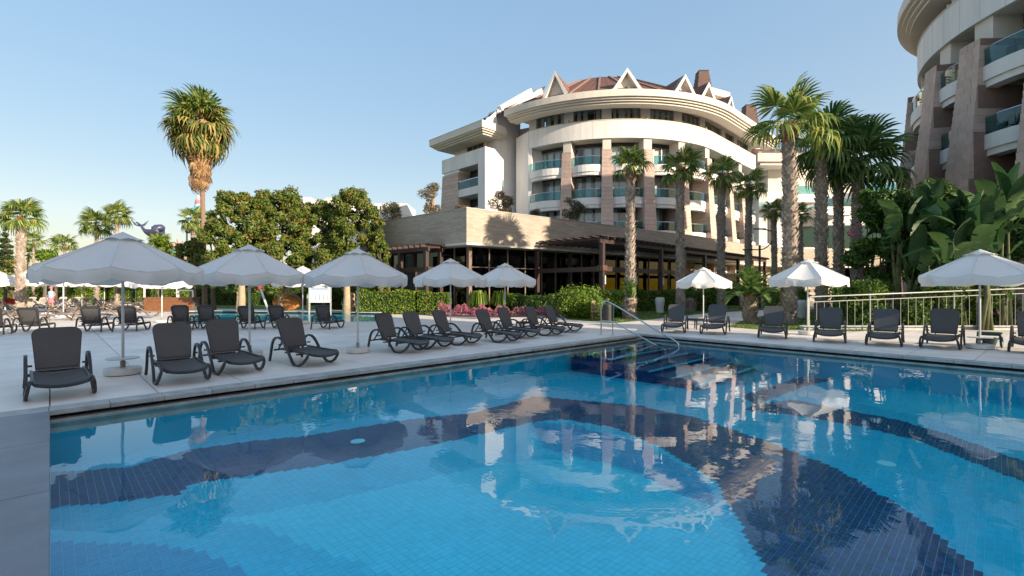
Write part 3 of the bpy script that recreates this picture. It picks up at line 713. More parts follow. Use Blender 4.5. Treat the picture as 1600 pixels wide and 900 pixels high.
# ---------------------------------------------------------------- umbrellas
def umbrella_proto(name, base=True, tray=False, seed=0):
    rg = random.Random(seed); t = thing(name, 'umbrella', 'umbrella', (0, 0, 0)); Rr, ZA, ZC = 1.27, 2.66, 1.99
    mb = MB(); NS, NR = 6, 8; ring_ = []
    def pt(k, s, v):
        t0 = 2*PI*(k+.5)/8; t1 = t0+2*PI/8
        c0 = Vector((math.cos(t0), math.sin(t0), 0)); c1 = Vector((math.cos(t1), math.sin(t1), 0)); u = s/NS
        p = (c0*(1-u)+c1*u)*Rr*v
        mid = math.sin(PI*u); z = ZA-(ZA-ZC)*v**.97-.080*mid*v**2.6-.03*mid*math.sin(PI*v)-.012*mid*math.sin(u*19+k)*v**3
        p.z = z; return p*1 if True else p
    for k in range(8):
        vs = [pt(k, s, .10+.90*r/NR) for r in range(NR+1) for s in range(NS+1)]
        mb.add(vs, [(r*(NS+1)+s, (r+1)*(NS+1)+s, (r+1)*(NS+1)+s+1, r*(NS+1)+s+1) for r in range(NR) for s in range(NS)])
    can = mb.build('canopy', M['canvas'], t, smooth=True)
    mb = MB(); NV = 12
    for k in range(8):
        vs = []
        for s in range(NV+1):
            u = s/NV; p = pt(k, u*NS, 1.0); d = Vector((p.x, p.y, 0)).normalized()
            wob = .02*math.sin(u*PI*3+k*1.7)+.012*math.sin(u*17+k)
            for q, (dz_, o_) in enumerate(((.0, .0), (-.05, .016), (-.14, .010+wob), (-.205-.028*math.sin(PI*u)+.01*math.sin(7*u+k), wob*1.6-.01))):
                v = p+d*o_; v.z = p.z+dz_; vs.append(v)
        mb.add(vs, [(s*4+q, s*4+q+1, s*4+4+q+1, s*4+4+q) for s in range(NV) for q in range(3)])
    mb.build('valance', M['canvas'], can, smooth=True)
    mb = MB()   # sewn seams over the ribs and along the hem
    for k in range(8):
        mb.tube([pt(k, 0, .1+.9*j/8)+Vector((0, 0, .004)) for j in range(9)], .0065, 4)
        mb.tube([pt(k, j, 1.0)*1.004+Vector((0, 0, -.022)) for j in range(NS+1)], .005, 4)
    mb.build('seams', M['wplastic'], can)
    mb = MB()   # vent cap with gaps
    for k in range(8):
        vs = []
        for r in range(4):
            for s in range(5):
                v = .27*r/3; p = pt(k, s*NS/4, v); p.z = ZA+.022-(ZA-ZC)*v*.97+(.035*math.sin(PI*s/4) if r == 3 else 0); vs.append(p)
        mb.add(vs, [(r*5+s, (r+1)*5+s, (r+1)*5+s+1, r*5+s+1) for r in range(3) for s in range(4)])
    mb.build('vent_cap', M['canvas'], can, smooth=True)
    mb = MB(); mb.tube([(0, 0, .10), (0, 0, 1.2), (0, 0, ZA-.05)], .024, 10); mb.build('pole', M['white'], t, smooth=True)
    mb = MB(); mb.lathe([(.03, ZA-.12), (.055, ZA-.11), (.055, ZA-.06), (.03, ZA-.05)], 10); mb.lathe([(.03, 1.98), (.05, 1.99), (.05, 2.05), (.03, 2.06)], 10); mb.build('hub', M['wplastic'], t)
    for k in range(8):
        q = 2*PI*(k+.5)/8; c = Vector((math.cos(q), math.sin(q), 0)); mb = MB()
        mb.tube([c*.05+Vector((0, 0, ZA-.09)), c*Rr*.985+Vector((0, 0, ZC-.028))], .011, 5); rb = mb.build('rib', M['white'], t)
        mb = MB(); mb.tube([c*.05+Vector((0, 0, 2.02)), c*Rr*.5+Vector((0, 0, ZA-(ZA-ZC)*.5-.055))], .009, 5); mb.build('strut', M['white'], rb)
    if base:
        mb = MB(); mb.lathe([(.0, .012), (.27, .012), (.285, .03), (.29, .115), (.275, .13), (.03, .135)], 28); b = mb.build('base', M['wplastic'], t, smooth=False)
        mb = MB(); mb.lathe([(.04, .13), (.045, .24), (.03, .26)], 12); mb.build('base_socket', M['alu'], b)
        mb = MB(); mb.lathe([(.0, .0), (.25, .0), (.25, .014), (0, .014)], 24); mb.build('base_foot', M['dark'], b)
    if tray:
        mb = MB(); mb.lathe([(.025, .292), (.25, .296), (.265, .312), (.25, .318), (.025, .312)], 28); mb.build('tray', M['wplastic'], t)
    return reg(t)
u1 = umbrella_proto('patio_umbrella', True, True); u2 = umbrella_proto('patio_umbrella', True, False, 3)
UG = 'white octagonal patio umbrellas'
u1.location = gp(192, 585); u1.rotation_euler.z = R_(10); u1['group'] = UG; u1['label'] = 'largest looking pale umbrella at the left, round tray on its pole'
u2.location = gp(390, 556); u2.rotation_euler.z = R_(22); u2['group'] = UG; u2['label'] = 'shaded pale umbrella second from the left, over the third lounger'
for pr, px, py, rz, lb, sc in ((u2, 559, 551, 4, 'shaded pale umbrella third from the left, round white base in full view', .985),
    (u2, 704, 523.5, 30, 'shaded pale umbrella fourth from the left, over the seven loungers', 1.0),
    (u2, 789, 513, 12, 'shaded pale umbrella fifth from the left, partly behind the fourth', 1.0),
    (u1, 1099, 507.5, 24, 'sunlit white umbrella left of the big cycad', .97),
    (u1, 1262, 523, 8, 'sunlit white umbrella before the tallest right hand palm', 1.0),
    (u1, 1531, 545, 16, 'half sunlit white umbrella nearest the right edge', 1.0),
    (u2, 473, 506, 5, 'small distant umbrella behind the second and third, by the notice board', 1.0),
    (u2, 99, 496, 30, 'distant sunlit umbrella behind the largest one, far left pole', 1.25),
    (u2, 253, 504, 15, 'distant umbrella behind the right rim of the largest one', .97),
    (u2, 39, 487, 0, 'distant sunlit umbrella with twin poles at the far left', 1.1),
    (u2, 72, 491, 25, 'distant umbrella over the capped guest', 1.05),
    (u2, -6, 492, 9, 'sunlit umbrella cut off by the left edge', 1.05),
    (u2, 128, 483, 12, 'distant umbrella pole before the yellow hedge', 1.05),
    (u2, 163, 483, 3, 'far umbrella with slightly leaning pole', 1.05),
    (u2, 212, 481, 20, 'far umbrella right of the nearest umbrella pole', 1.05),
    (u2, 243, 480, 11, 'far umbrella above the wooden bar', 1.05)):
    o = dup(pr, gp(px, py), R_(rz), lb, sc); o['group'] = UG
# ---------------------------------------------------------------- tables, bin, handrail, railing
def plastic_table(px, py, rz, label, mt, s=1.0, h=.42):
    t = thing('side_table', label, 'table', gp(px, py), rz)
    mb = MB(); n = 6
    def rr(w, r, z):
        return [((w-r)*sx+r*math.cos(R_(a)), (w-r)*sy+r*math.sin(R_(a)), z) for sx, sy, a0 in ((1, 1, 0), (-1, 1, 90), (-1, -1, 180), (1, -1, 270)) for a in (a0, a0+45, a0+90)]
    top = rr(.24*s, .06, 0); mb.prism([(x+t.location.x, y+t.location.y) for x, y, _ in [Matrix.Rotation(0, 3, 'Z') @ Vector(p) for p in top]], h-.03, h); tp = mb.build('tabletop', mt, t, bevel=.006)
    mb = MB(); c = Vector(t.location)
    for a, b in (((-1, -1), (1, -1)), ((1, -1), (1, 1)), ((1, 1), (-1, 1)), ((-1, 1), (-1, -1))):
        mb.beam(c+Vector((a[0]*.21*s, a[1]*.21*s, h-.055)), c+Vector((b[0]*.21*s, b[1]*.21*s, h-.055)), .02, .05)
    mb.build('apron', mt, t)
    for sx in (-1, 1):
        for sy in (-1, 1):
            mb = MB(); mb.beam(c+Vector((sx*.205*s, sy*.205*s, h-.03)), c+Vector((sx*.235*s, sy*.235*s, .0)), .045, .05); mb.build('leg', mt, t)
    return t
plastic_table(1546, 541.5, R_(-44), 'dark green plastic table standing over a flower pot', M['green'], 1.05, .40)
plastic_table(1087, 514, R_(30), 'low dark table between the two loungers under the sunlit umbrella', M['frame'])
plastic_table(818, 519, R_(40), 'low dark table among the seven middle loungers', M['frame'], .9, .40)
def pot(px, py, prof, mt, name, label, cat, n=20, z=0, handles=False):
    t = thing(name, label, cat, gp(px, py)); x, y = t.location.x, t.location.y
    mb = MB(); mb.lathe(prof, n, (x, y, z)); mb.build('vessel', mt, t, smooth=False)
    r, zz = prof[-2][0], prof[-2][1]
    mb = MB(); mb.lathe([(r*.80, zz-.05), (r*.82, zz+.012), (r+.02, zz+.012), (r+.02, zz-.03), (r*.95, zz-.04)], n, (x, y, z), cap=False); mb.build('rim', mt, t)
    mb = MB(); mb.lathe([(0, zz-.03), (r*.85, zz-.03)], n, (x, y, z), cap=False); mb.build('soil', M['bark'], t); return t
pot(1545, 541.5, [(.10, .0), (.13, .02), (.17, .16), (.185, .24), (.18, .25)], M['green'], 'flower_pot', 'dark green round pot under the green plastic table', 'flower pot')
for i, (px, py, h, r, lb) in enumerate(((1031, 489, 1.05, .32, 'tall white glazed urn in front of the hedge, left of the sunlit umbrella'),
    (1094, 484, 1.0, .28, 'white urn half hidden behind the first sunlit umbrella pole'), (1157, 477.5, 1.1, .38, 'white urn on the lawn left of the big cycad'),
    (1250, 497.5, 1.0, .36, 'squat white planter beside the start of the railing'), (1308, 486, 1.05, .38, 'white planter behind the railing, left of two'),
    (1337, 486, 1.0, .34, 'white planter behind the railing, right of two'))):
    pot(px, py, [(r*.6, 0), (r*.72, .03), (r*.82, h*.4), (r*.98, h*.72), (r*.97, h*.88), (r*.8, h), (r*.78, h)], M['pot'], 'planter_urn', lb, 'planter')
# litter bin by the handrail
c = gp(949, 505); t = thing('litter_bin', 'dark slatted round litter bin on the lawn edge behind the handrail', 'litter bin', c)
mb = MB(); mb.lathe([(.19, .06), (.20, .08), (.20, .80), (.185, .84)], 20, c); mb.build('bin_body', M['dark'], t)
for k in range(16):
    q = 2*PI*k/16; mb = MB(); mb.box((c.x+.208*math.cos(q), c.y+.208*math.sin(q), .44), (.012, .05, .68), q); mb.build('slat', M['frame'], t)
mb = MB(); mb.box((c.x+.27, c.y, .45), (.05, .14, .9)); mb.box((c.x+.27, c.y, .92), (.1, .2, .04)); mb.build('bin_post', M['green'], t)
mb = MB(); mb.lathe([(.21, .84), (.21, .87), (.12, .93), (.0, .95)], 20, c); mb.build('lid', M['lamp'], t)
# stainless handrail into the pool
t = thing('pool_handrail', 'bright steel handrail leading down the corner steps into the water', 'handrail', AB(13.7, 9.6))
def hr(pts, name, r=.024):
    mb = MB(); mb.tube(smoothpts([AB(*p) for p in pts], 5), r, 10); return mb.build(name, M['steel'], t, smooth=True)
a = 13.72
hr([(a, 9.62, .0), (a, 9.62, .55), (a, 9.62, 1.0), (a, 9.55, 1.14), (a, 9.40, 1.19), (a, 9.2, 1.12), (a, 8.8, .94), (a, 8.0, .54), (a, 7.2, .16), (a, 6.9, .02), (a, 6.78, -.10), (a, 6.84, -.24), (a, 6.95, -.33)], 'top_rail')
hr([(a, 9.62, .50), (a, 9.3, .50), (a, 9.1, .48), (a, 8.7, .31), (a, 7.9, -.02), (a, 7.2, -.30)], 'lower_rail', .02)
hr([(a, 9.15, .0), (a, 9.15, .25), (a, 9.15, .49)], 'post', .02)
for b_ in (9.62, 9.15):
    mb = MB(); mb.lathe([(.0, .002), (.06, .002), (.055, .018), (.0, .02)], 14, AB(a, b_)); mb.build('foot_plate', M['steel'], t)
# long railing on the right
YF = 18.6; x0 = PX(1264, YF).x; x1 = 25.0
t = thing('deck_railing', 'long pale metal railing rising beside the ramp on the right', 'railing', (x0, YF, 0))
def zt(x): return 1.30+(x-x0)*.040
mb = MB(); mb.tube(smoothpts([(x0, YF, .35), (x0, YF, 1.15), (x0+.03, YF, 1.27), (x0+.14, YF, 1.305), (x0+1.2, YF, zt(x0+1.2))], 4)+[(x1, YF, zt(x1))], .026, 8); mb.build('handrail', M['railwhite'], t, smooth=True)
mb = MB(); mb.tube([(x0+.1, YF, zt(x0)-.20), (x1, YF, zt(x1)-.20)], .018, 6); mb.build('upper_rail', M['railwhite'], t)
mb = MB(); mb.tube([(x0+.1, YF, .16), (x1, YF, .16)], .022, 6); mb.build('bottom_rail', M['railwhite'], t)
x = x0+.3; k = 0
while x < x1:
    mb = MB(); big = k % 11 == 7
    if big: mb.tube([(x, YF, 0), (x, YF, zt(x)-.02)], .024, 6)
    else: mb.tube([(x, YF, .16), (x, YF, zt(x)-.2)], .008, 5)
    mb.build('post' if big else 'baluster', M['railwhite'], t); x += .30; k += 1
x = x0; mb = MB(); mb.tube([(x0, YF, 0), (x0, YF, .4)], .03, 6); mb.build('post', M['railwhite'], t)
mb = MB(); mb.prism([(x0-.1, YF+.15), (x1+2, YF+.15), (x1+2, YF+.45), (x0-.1, YF+.45)], 0, .14)
tag(mb.build('planting_kerb', M['coping']), 'low stone kerb under the long railing', 'kerb')
# low rope barrier by the path
t = thing('rope_barrier', 'low rope strung between short posts by the garden path', 'barrier', gp(1118, 501))
P = [gp(1118, 503), gp(1180, 500), gp(1185, 482)]
for p in (gp(1117, 503), gp(1197, 500)):
    mb = MB(); mb.tube([p, p+Vector((0, 0, .75))], .05, 8); mb.build('post', M['railwhite'], t)
mb = MB()
for p, q in ((gp(1117, 503), gp(1197, 500)),):
    mb.tube([p.lerp(q, s)+Vector((0, 0, .62-.25*math.sin(PI*s)*.3)) for s in (0, .25, .5, .75, 1)], .018, 5)
mb.build('rope', M['railwhite'], t)
# lamp post
c = gp(1187, 484); zp = ZY(383, c.y)
t = thing('street_lamp', 'dark lamp post with curved arm between the garden palms', 'street lamp', c)
mb = MB(); mb.lathe([(.13, 0), (.13, .1), (.09, .15), (.08, zp)], 10, c); mb.build('pole', M['lamp'], t)
mb = MB(); mb.tube(smoothpts([c+Vector((-.6, 0, zp-.35)), c+Vector((.3, 0, zp-.3)), c+Vector((.9, 0, zp+.2)), c+Vector((1.15, 0, zp+.9)), c+Vector((.7, 0, zp+1.15)), c+Vector((.1, 0, zp+1.25))], 5), .045, 7); mb.build('arm', M['lamp'], t, smooth=True)
mb = MB(); mb.box(c+Vector((.0, 0, zp+1.26)), (.9, .28, .09)); mb.box(c+Vector((-.9, 0, zp-.36)), (.8, .26, .08)); mb.build('lamp_head', M['lamp'], t, bevel=.02)
# notice board
c = gp(500, 491); t = thing('notice_board', 'white notice board on two legs at the small pool', 'notice board', c)
w = 40/F*c.y*.42
for s in (-1, 1):
    mb = MB(); mb.box((c.x+s*w, c.y, .95), (.07, .07, 1.9)); mb.build('leg', M['railwhite'], t)
mb = MB(); mb.box((c.x, c.y-.02, 1.25), (w*2-.08, .05, 1.0)); bd = mb.build('board', M['paper'], t)
mb = MB(); mb.box((c.x, c.y-.05, 1.64), (w*1.7, .012, .15))
for k in range(5): mb.box((c.x-w*.7+k*w*.35, c.y-.05, 1.08), (w*.10, .012, .4))
mb.build('printed_notice', M['print'], bd)
# big jar on its side, small bollard
c = gp(452, 485); t = thing('terracotta_jar', 'big orange clay jar lying on the grass before the dark hedge', 'jar', c)
mb = MB(); n = 20; prof = [(.0, -.78), (.24, -.77), (.36, -.70), (.34, -.66), (.42, -.5), (.60, -.2), (.64, .05), (.56, .3), (.38, .5), (.18, .60), (0, .62)]
mb.add([(c.x+z*1.5, c.y+r*.9*math.cos(2*PI*j/n), .62+r*math.sin(2*PI*j/n)) for r, z in prof for j in range(n)], [(i*n+j, i*n+(j+1) % n, (i+1)*n+(j+1) % n, (i+1)*n+j) for i in range(len(prof)-1) for j in range(n)])
mb.build('jar_body', M['terra'], t, smooth=True)
mb = MB(); mb.tube([(c.x-.95, c.y+.5*math.cos(a_), .62+.40*math.sin(a_)) for a_ in [2*PI*i/16 for i in range(17)]], .04, 5); mb.build('jar_lip', M['terra'], t)
c = gp(482, 489); t = thing('garden_bollard', 'short pale wooden bollard right of the clay jar', 'bollard', c)
mb = MB(); mb.lathe([(.12, 0), (.12, 1.25), (.09, 1.32), (0, 1.34)], 10, c); mb.build('shaft', M['barkpale'], t)
mb = MB(); mb.lathe([(.13, 1.0), (.13, 1.12)], 10, c); mb.build('collar', M['railwhite'], t)
# leaning closed umbrella pole
c = gp(425, 506); t = thing('leaning_pole', 'white umbrella pole leaning left with a red top, in a white base', 'pole', c)
mb = MB(); mb.tube([c+Vector((0, 0, .1)), c+Vector((-.62, .1, 1.75))], .045, 8); mb.build('pole', M['white'], t)
mb = MB(); mb.lathe([(0, 0), (.3, 0), (.3, .14), (0, .15)], 18, c); mb.build('base', M['wplastic'], t)
mb = MB(); mb.tube([c+Vector((-.60, .1, 1.6)), c+Vector((-.69, .12, 1.95))], .09, 8); mb.build('tip_cover', M['red'], t)
# wooden bar with white frames
c = gp(262, 487); t = thing('pool_bar', 'slatted brown wooden bar counter topped by white frames', 'bar', c)
s_ = c.y/F; w = 76*s_/2*1.0; hh = 1.0*1.0
mb = MB(); mb.box((c.x, c.y+.5, hh/2-.02), (w*2-.1, .8, hh-.06)); mb.build('counter_body', M['room'], t)
for k in range(8):
    mb = MB(); mb.box((c.x, c.y+.07, .07+k*.12), (w*2, .04, .10)); mb.build('plank', M['plank'], t)
mb = MB(); mb.box((c.x, c.y+.5, hh), (w*2+.1, 1.0, .05)); mb.build('countertop', M['plank'], t)
for dx0, dx1, z1 in ((-w, w*.35, 1.62), (w*.42, w, 1.45)):
    mb = MB()
    for dx in (dx0, dx1): mb.box((c.x+dx, c.y+.1, (1.0+z1)/2+.02), (.09, .09, z1-1.0))
    mb.box((c.x+(dx0+dx1)/2, c.y+.1, z1+.06), (dx1-dx0+.09, .09, .09)); mb.build('white_frame', M['wplastic'], t)
# red towels
for px, py, lb in ((12, 484, 'red and white towel draped on a lounger at the left edge'), (26, 485, 'red towel lying right of the other red towel')):
    c = gp(px, py); mb = MB(); n = 8
    vs = [(c.x+(i/n-.5)*1.3, c.y+(j/4-.5)*.6, .55+.35*(i/n)+.06*math.sin(i*1.3+j)+.05*math.cos(j*2)) for i in range(n+1) for j in range(5)]
    mb.add(vs+[(x, y, z-.05) for x, y, z in vs], [(i*5+j, i*5+j+1, i*5+6+j, i*5+5+j) for i in range(n) for j in range(4)]+[(45+i*5+j, 50+i*5+j, 51+i*5+j, 46+i*5+j) for i in range(n) for j in range(4)])
    tag(mb.build('towel', M['red'], smooth=True), lb, 'towel')
    t2 = thing('sun_lounger', ('cream lounger under the red and white towel' if px == 12 else 'cream lounger under the right red towel'), 'sun lounger', c); 
    mb = MB(); mb.box((c.x, c.y, .38), (1.5, .6, .06)); mb.box((c.x+.85, c.y, .62), (.06, .6, .6), m=0); mb.build('seat', M['slingcream'], t2)
    for sx in (-1, 1):
        for sy in (-1, 1): mb = MB(); mb.box((c.x+sx*.6, c.y+sy*.25, .18), (.06, .06, .36)); mb.build('leg', M['wplastic'], t2)
# guest with cap, standing among the far loungers
def person(px, py, label):
    c = gp(px, py); t = thing('person', label, 'person', c)
    P = {'pel': (0, 0, .92), 'che': (0, .02, 1.28), 'nec': (0, .02, 1.46), 'hd1': (0, .0, 1.56), 'hd2': (0, .0, 1.70),
         'sl': (-.19, .02, 1.40), 'el': (-.27, .0, 1.13), 'hl': (-.22, -.18, .98), 'sr': (.19, .02, 1.40), 'er': (.30, .02, 1.15), 'hr': (.27, -.12, .95),
         'kl': (-.11, -.02, .50), 'fl': (-.12, .02, .06), 'tl': (-.12, -.14, .03), 'kr': (.11, -.02, .50), 'fr': (.12, .02, .06), 'tr': (.12, -.14, .03), 'll': (-.1, 0, .84), 'lr': (.1, 0, .84)}
    rad = dict(pel=.15, che=.15, nec=.055, hd1=.085, hd2=.095, sl=.06, el=.042, hl=.032, sr=.06, er=.042, hr=.032, kl=.062, fl=.045, tl=.035, kr=.062, fr=.045, tr=.035, ll=.09, lr=.09)
    ks = list(P); E = [('pel', 'che'), ('che', 'nec'), ('nec', 'hd1'), ('hd1', 'hd2'), ('che', 'sl'), ('sl', 'el'), ('el', 'hl'), ('che', 'sr'), ('sr', 'er'), ('er', 'hr'), ('pel', 'll'), ('ll', 'kl'), ('kl', 'fl'), ('fl', 'tl'), ('pel', 'lr'), ('lr', 'kr'), ('kr', 'fr'), ('fr', 'tr')]
    me = bpy.data.meshes.new('body'); me.from_pydata([P[k] for k in ks], [(ks.index(a), ks.index(b)) for a, b in E], []); me.materials.append(M['skin'])
    ob = link('body', me, t); sk = ob.modifiers.new('skin', 'SKIN'); me.skin_vertices or None
    for i, k in enumerate(ks): me.skin_vertices[0].data[i].radius = (rad[k], rad[k]*.9)
    me.skin_vertices[0].data[0].use_root = True; ss = ob.modifiers.new('s', 'SUBSURF'); ss.levels = 1; ss.render_levels = 2
    cc = c
    mb = MB(); mb.lathe([(.17, .88), (.19, 1.0), (.19, 1.25), (.21, 1.38), (.10, 1.47), (.07, 1.48)], 14, cc, cap=False); mb.build('shirt', M['bluecloth'], t, smooth=True)
    mb = MB(); mb.lathe([(.20, .52), (.20, .7), (.185, .93)], 14, cc, cap=False); mb.build('shorts', M['pinkcloth'], t, smooth=True)
    mb = MB(); mb.lathe([(.115, 1.68), (.115, 1.74), (.08, 1.80), (0, 1.82)], 12, cc); mb.box(cc+Vector((0, -.13, 1.70)), (.16, .14, .015)); mb.build('cap', M['pinkcloth'], t)
    return t
try: person(80, 483, 'guest in pink cap and light blue shirt among the far loungers')
except Exception as e: print('person', e)
# ================================================================ palms
def fan_frond(name, mt, seed, droop=.5, nseg=22, pet=.85, R=1.15, span=225):
    """fan leaf: stalk along +x, pleated fingers that droop at the tips"""
    rg = random.Random(seed); vs = []; fs = []
    def q(*p):
        o = len(vs); vs.extend(p); fs.append(tuple(range(o, o+len(p))))
    sag = .12
    st = [Vector((pet*u, 0, .10*math.sin(u*PI*.5)-sag*u*u)) for u in (0, .5, 1)]
    for i in range(2):
        a, b = st[i], st[i+1]; w0, w1 = .035-.008*i, .027-.008*i
        q(a+Vector((0, -w0, 0)), b+Vector((0, -w1, 0)), b+Vector((0, w1, 0)), a+Vector((0, w0, 0)))
    c = st[2]
    for i in range(nseg):
        ang = R_(-span/2+span*(i+.5)/nseg+rg.uniform(-2, 2)); d = Vector((math.cos(ang), math.sin(ang), 0)); n = Vector((-d.y, d.x, 0))
        L = R*(1-.25*abs(i/(nseg-1)-.5)*2)*rg.uniform(.9, 1.08); hw = R_(span/nseg)*.5*1.02
        lift = .16*math.cos(ang*.8)
        p0 = c.copy(); r1, r2, r3 = L*.42, L*.70, L*.88
        d1 = c+d*r1+Vector((0, 0, lift*.5)); d2 = c+d*r2+Vector((0, 0, lift*.4-droop*.10)); d3 = c+d*r3*.97+Vector((0, 0, -droop*(.28+.1*rg.random()))); d4 = c+d*L*.93+Vector((0, 0, -droop*(.62+.3*rg.random())))
        f = .025
        o = len(vs)
        vs.extend([p0, d1-n*r1*hw+Vector((0, 0, -f)), d1+Vector((0, 0, f)), d1+n*r1*hw+Vector((0, 0, -f)), d2-n*.050, d2+n*.050, d3-n*.028, d3+n*.028, d4])
        fs.extend([(o, o+1, o+2), (o, o+2, o+3), (o+1, o+4, o+2), (o+2, o+5, o+3), (o+2, o+4, o+5), (o+4, o+6, o+7, o+5), (o+6, o+8, o+7)])
    me = bpy.data.meshes.new(name); me.from_pydata([tuple(v) for v in vs], [], fs); me.materials.append(mt); me.update(); return me
FR = [fan_frond('frond', M['frond'], s, d) for s, d in ((1, .35), (2, .6), (3, .85))]
FRD = [fan_frond('frond', M['frondd'], s, d) for s, d in ((4, .35), (5, .6), (6, .85))]
FRX = [fan_frond('dead_frond', M['dead'], s, 1.25, 11, .8, 1.0, 150) for s in (7, 8)]
FRY = [fan_frond('frond', M['frond'], 31, .5), fan_frond('frond', M['frondy'], 32, .8), fan_frond('frond', M['frondy'], 33, 1.0)]
def trunk_mesh(h, r0, r1, boots, seed, tint=0, lean=(0, 0)):
    rg = random.Random(seed); mb = MB(); k = max(6, int(h/.5)); rr = []
    bow = rg.uniform(-.12, .12)
    def ax(u): return (lean[0]*u+bow*math.sin(PI*u), lean[1]*u)
    pts = [(ax(i/k)[0], ax(i/k)[1], h*i/k) for i in range(k+1)]
    rad = [(r0+(r1-r0)*min(1, (i/k)*1.0))*(1+.15*max(0, 1-i/k*8))*(1+.03*math.sin(i*2.1)) for i in range(k+1)]
    mb.tube(pts, rad, 12, 0)
    if boots:
        z = boots[0]*h; row = 0; dz_ = .15
        while z < h:
            u = z/h; r = (r0+(r1-r0)*u)*(1+.06*math.sin(z*3)); nb = 9; X, Y = ax(u)
            for j in range(nb):
                a = 2*PI*(j+.5*(row % 2))/nb+rg.uniform(-.1, .1); d = Vector((math.cos(a), math.sin(a), 0)); n = Vector((-d.y, d.x, 0)); o = Vector((X, Y, z))
                w = r*.36*rg.uniform(.8, 1.1); out = rg.uniform(.03, .13)*(1+.7*(u > .9))*min(1, r/.2+.2); hh = dz_*rg.uniform(.7, 1.6)
                m_ = 1 if (u < .90 or rg.random() < .15) else 2
                mb.add([o+d*r*.96-n*w, o+d*r*.96+n*w, o+d*(r+out)+n*w*.25+Vector((0, 0, hh)), o+d*(r+out)-n*w*.25+Vector((0, 0, hh)), o+d*r*.9+Vector((0, 0, hh*.7))],
                       [(0, 1, 2, 3), (1, 4, 2), (0, 3, 4), (3, 2, 4)], m_)
            z += dz_; row += 1
    return mb
def palm(px, base_py, crown_py, width_px, span_px, label, group, nfr=26, fr=None, dark=False, D=None, skirt=0, boots=(.0, 1), seed=1, lean=(0, 0), smooth=False, top=75, low=-45):
    rg = random.Random(seed)
    if D is None: D = (H*F)/(base_py-HZ)
    b = PX(px, D); h = ZY(crown_py, D); r = width_px/F*D/2*.74; fs = fr or (FRD if dark else FR)
    t = thing('palm_tree', label, 'palm tree', b, 0, group)
    mb = trunk_mesh(h, r*1.0, r*.80, None if smooth else boots, seed, lean=lean)
    mb.v = [(v[0]+b.x, v[1]+b.y, v[2]) for v in mb.v]
    mb.build('trunk', [M['trunkmain'] if smooth else M['trunk'], M['boot'], M['bootred']], t, smooth=False)
    S = span_px/F*D/2/1.9
    head = Vector((lean[0], lean[1], h-.05))
    for i in range(nfr):
        u = (i+.5)/nfr; el = R_(top+(low-top)*u**.85+rg.uniform(-8, 8)); az = i*2.39996+rg.uniform(-.25, .25)
        me = fs[0] if u < .4 else fs[1] if u < .75 else fs[2]
        o = link('frond', me, t); o.location = head+Vector((0, 0, .15*(1-u)*S)); sc = S*rg.uniform(.85, 1.12); o.scale = (sc, sc, sc)
        o.rotation_euler = (rg.uniform(-.35, .35), -el, az)
    if skirt:
        for i in range(skirt):
            az = i*2.39996+rg.uniform(-.3, .3); u = i/skirt; o = link('dead_frond', FRX[i % 2], t)
            o.location = head+Vector((.18*math.cos(az), .18*math.sin(az), S*(.9-3.4*u))); sc = S*(1.05-.50*u)*rg.uniform(.8, 1.1); o.scale = (sc, sc*.8, sc)
            o.rotation_euler = (rg.uniform(-.3, .3), R_(rg.uniform(35, 62)+40*min(1, u*2)*.6), az)
    return t
GP = 'fan palms along the garden path'; GL = 'distant fan palms behind the left deck'
palm(320, 482, 200, 10, 114, 'very tall slender palm with a big green crown and brown skirt of dead fronds', 'tall palm', 46, fr=FRY, smooth=True, skirt=120, seed=5, top=84, low=-55, lean=(-.35, 0))
palm(985, 498, 259, 19, 66, 'leftmost fan palm of the garden row, yellow green fan fronds upright', GP, 17, seed=11, top=85, low=-15)
palm(1063, 491, 262, 17, 76, 'second fan palm from the left of the garden row', GP, 18, seed=12, low=-40)
palm(1128, 487, 273, 16, 66, 'third fan palm from the left of the garden row', GP, 17, seed=13, low=-45)
palm(1171, 483, 289, 14, 66, 'fourth fan palm from the left of the garden row', GP, 16, seed=14, low=-50)
palm(1231, 504, 196, 29, 150, 'tallest thick trunked palm left of the dark palm cluster, top in sun', GP, 14, seed=15, low=-22, D=22.0)
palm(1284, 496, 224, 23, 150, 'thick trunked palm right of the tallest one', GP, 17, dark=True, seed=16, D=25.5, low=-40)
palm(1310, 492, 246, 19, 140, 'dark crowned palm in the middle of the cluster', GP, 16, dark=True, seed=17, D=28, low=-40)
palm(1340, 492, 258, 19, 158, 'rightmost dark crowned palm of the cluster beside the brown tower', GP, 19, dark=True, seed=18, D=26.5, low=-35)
palm(1209, 484, 330, 11, 48, 'small fan palm just left of the tallest palm trunk', GP, 16, seed=19, low=-35)
palm(1249, 484, 334, 10, 40, 'small fan palm just right of the tallest palm trunk', GP, 16, dark=True, seed=20, low=-40)
palm(34, 494, 338, 15, 66, 'sunlit palm with stout rough trunk near the left edge', GL, 24, seed=21, low=-40)
palm(150, 480, 352, 7, 56, 'left one of two palms above the biggest umbrella', GL, 22, seed=22, low=-40)
palm(182, 481, 338, 7, 50, 'right one of two palms above the biggest umbrella', GL, 22, seed=23, low=-35)
palm(101, 476, 382, 5, 40, 'small far palm between the left palms', GL, 18, seed=24, low=-30)
palm(302, 478, 344, 8, 48, 'palm beside the very tall one, by the slide tower', GL, 20, seed=25, low=-45)
palm(250, 474, 384, 6, 46, 'far palm below the whale figure', GL, 20, seed=26, low=-25)
palm(52, 474, 378, 4, 36, 'little far palm behind the stout left trunk', GL, 16, seed=27, low=-30)
palm(45, 473, 398, 4, 34, 'low far palm behind the second far umbrella', GL, 14, seed=28, low=-30)
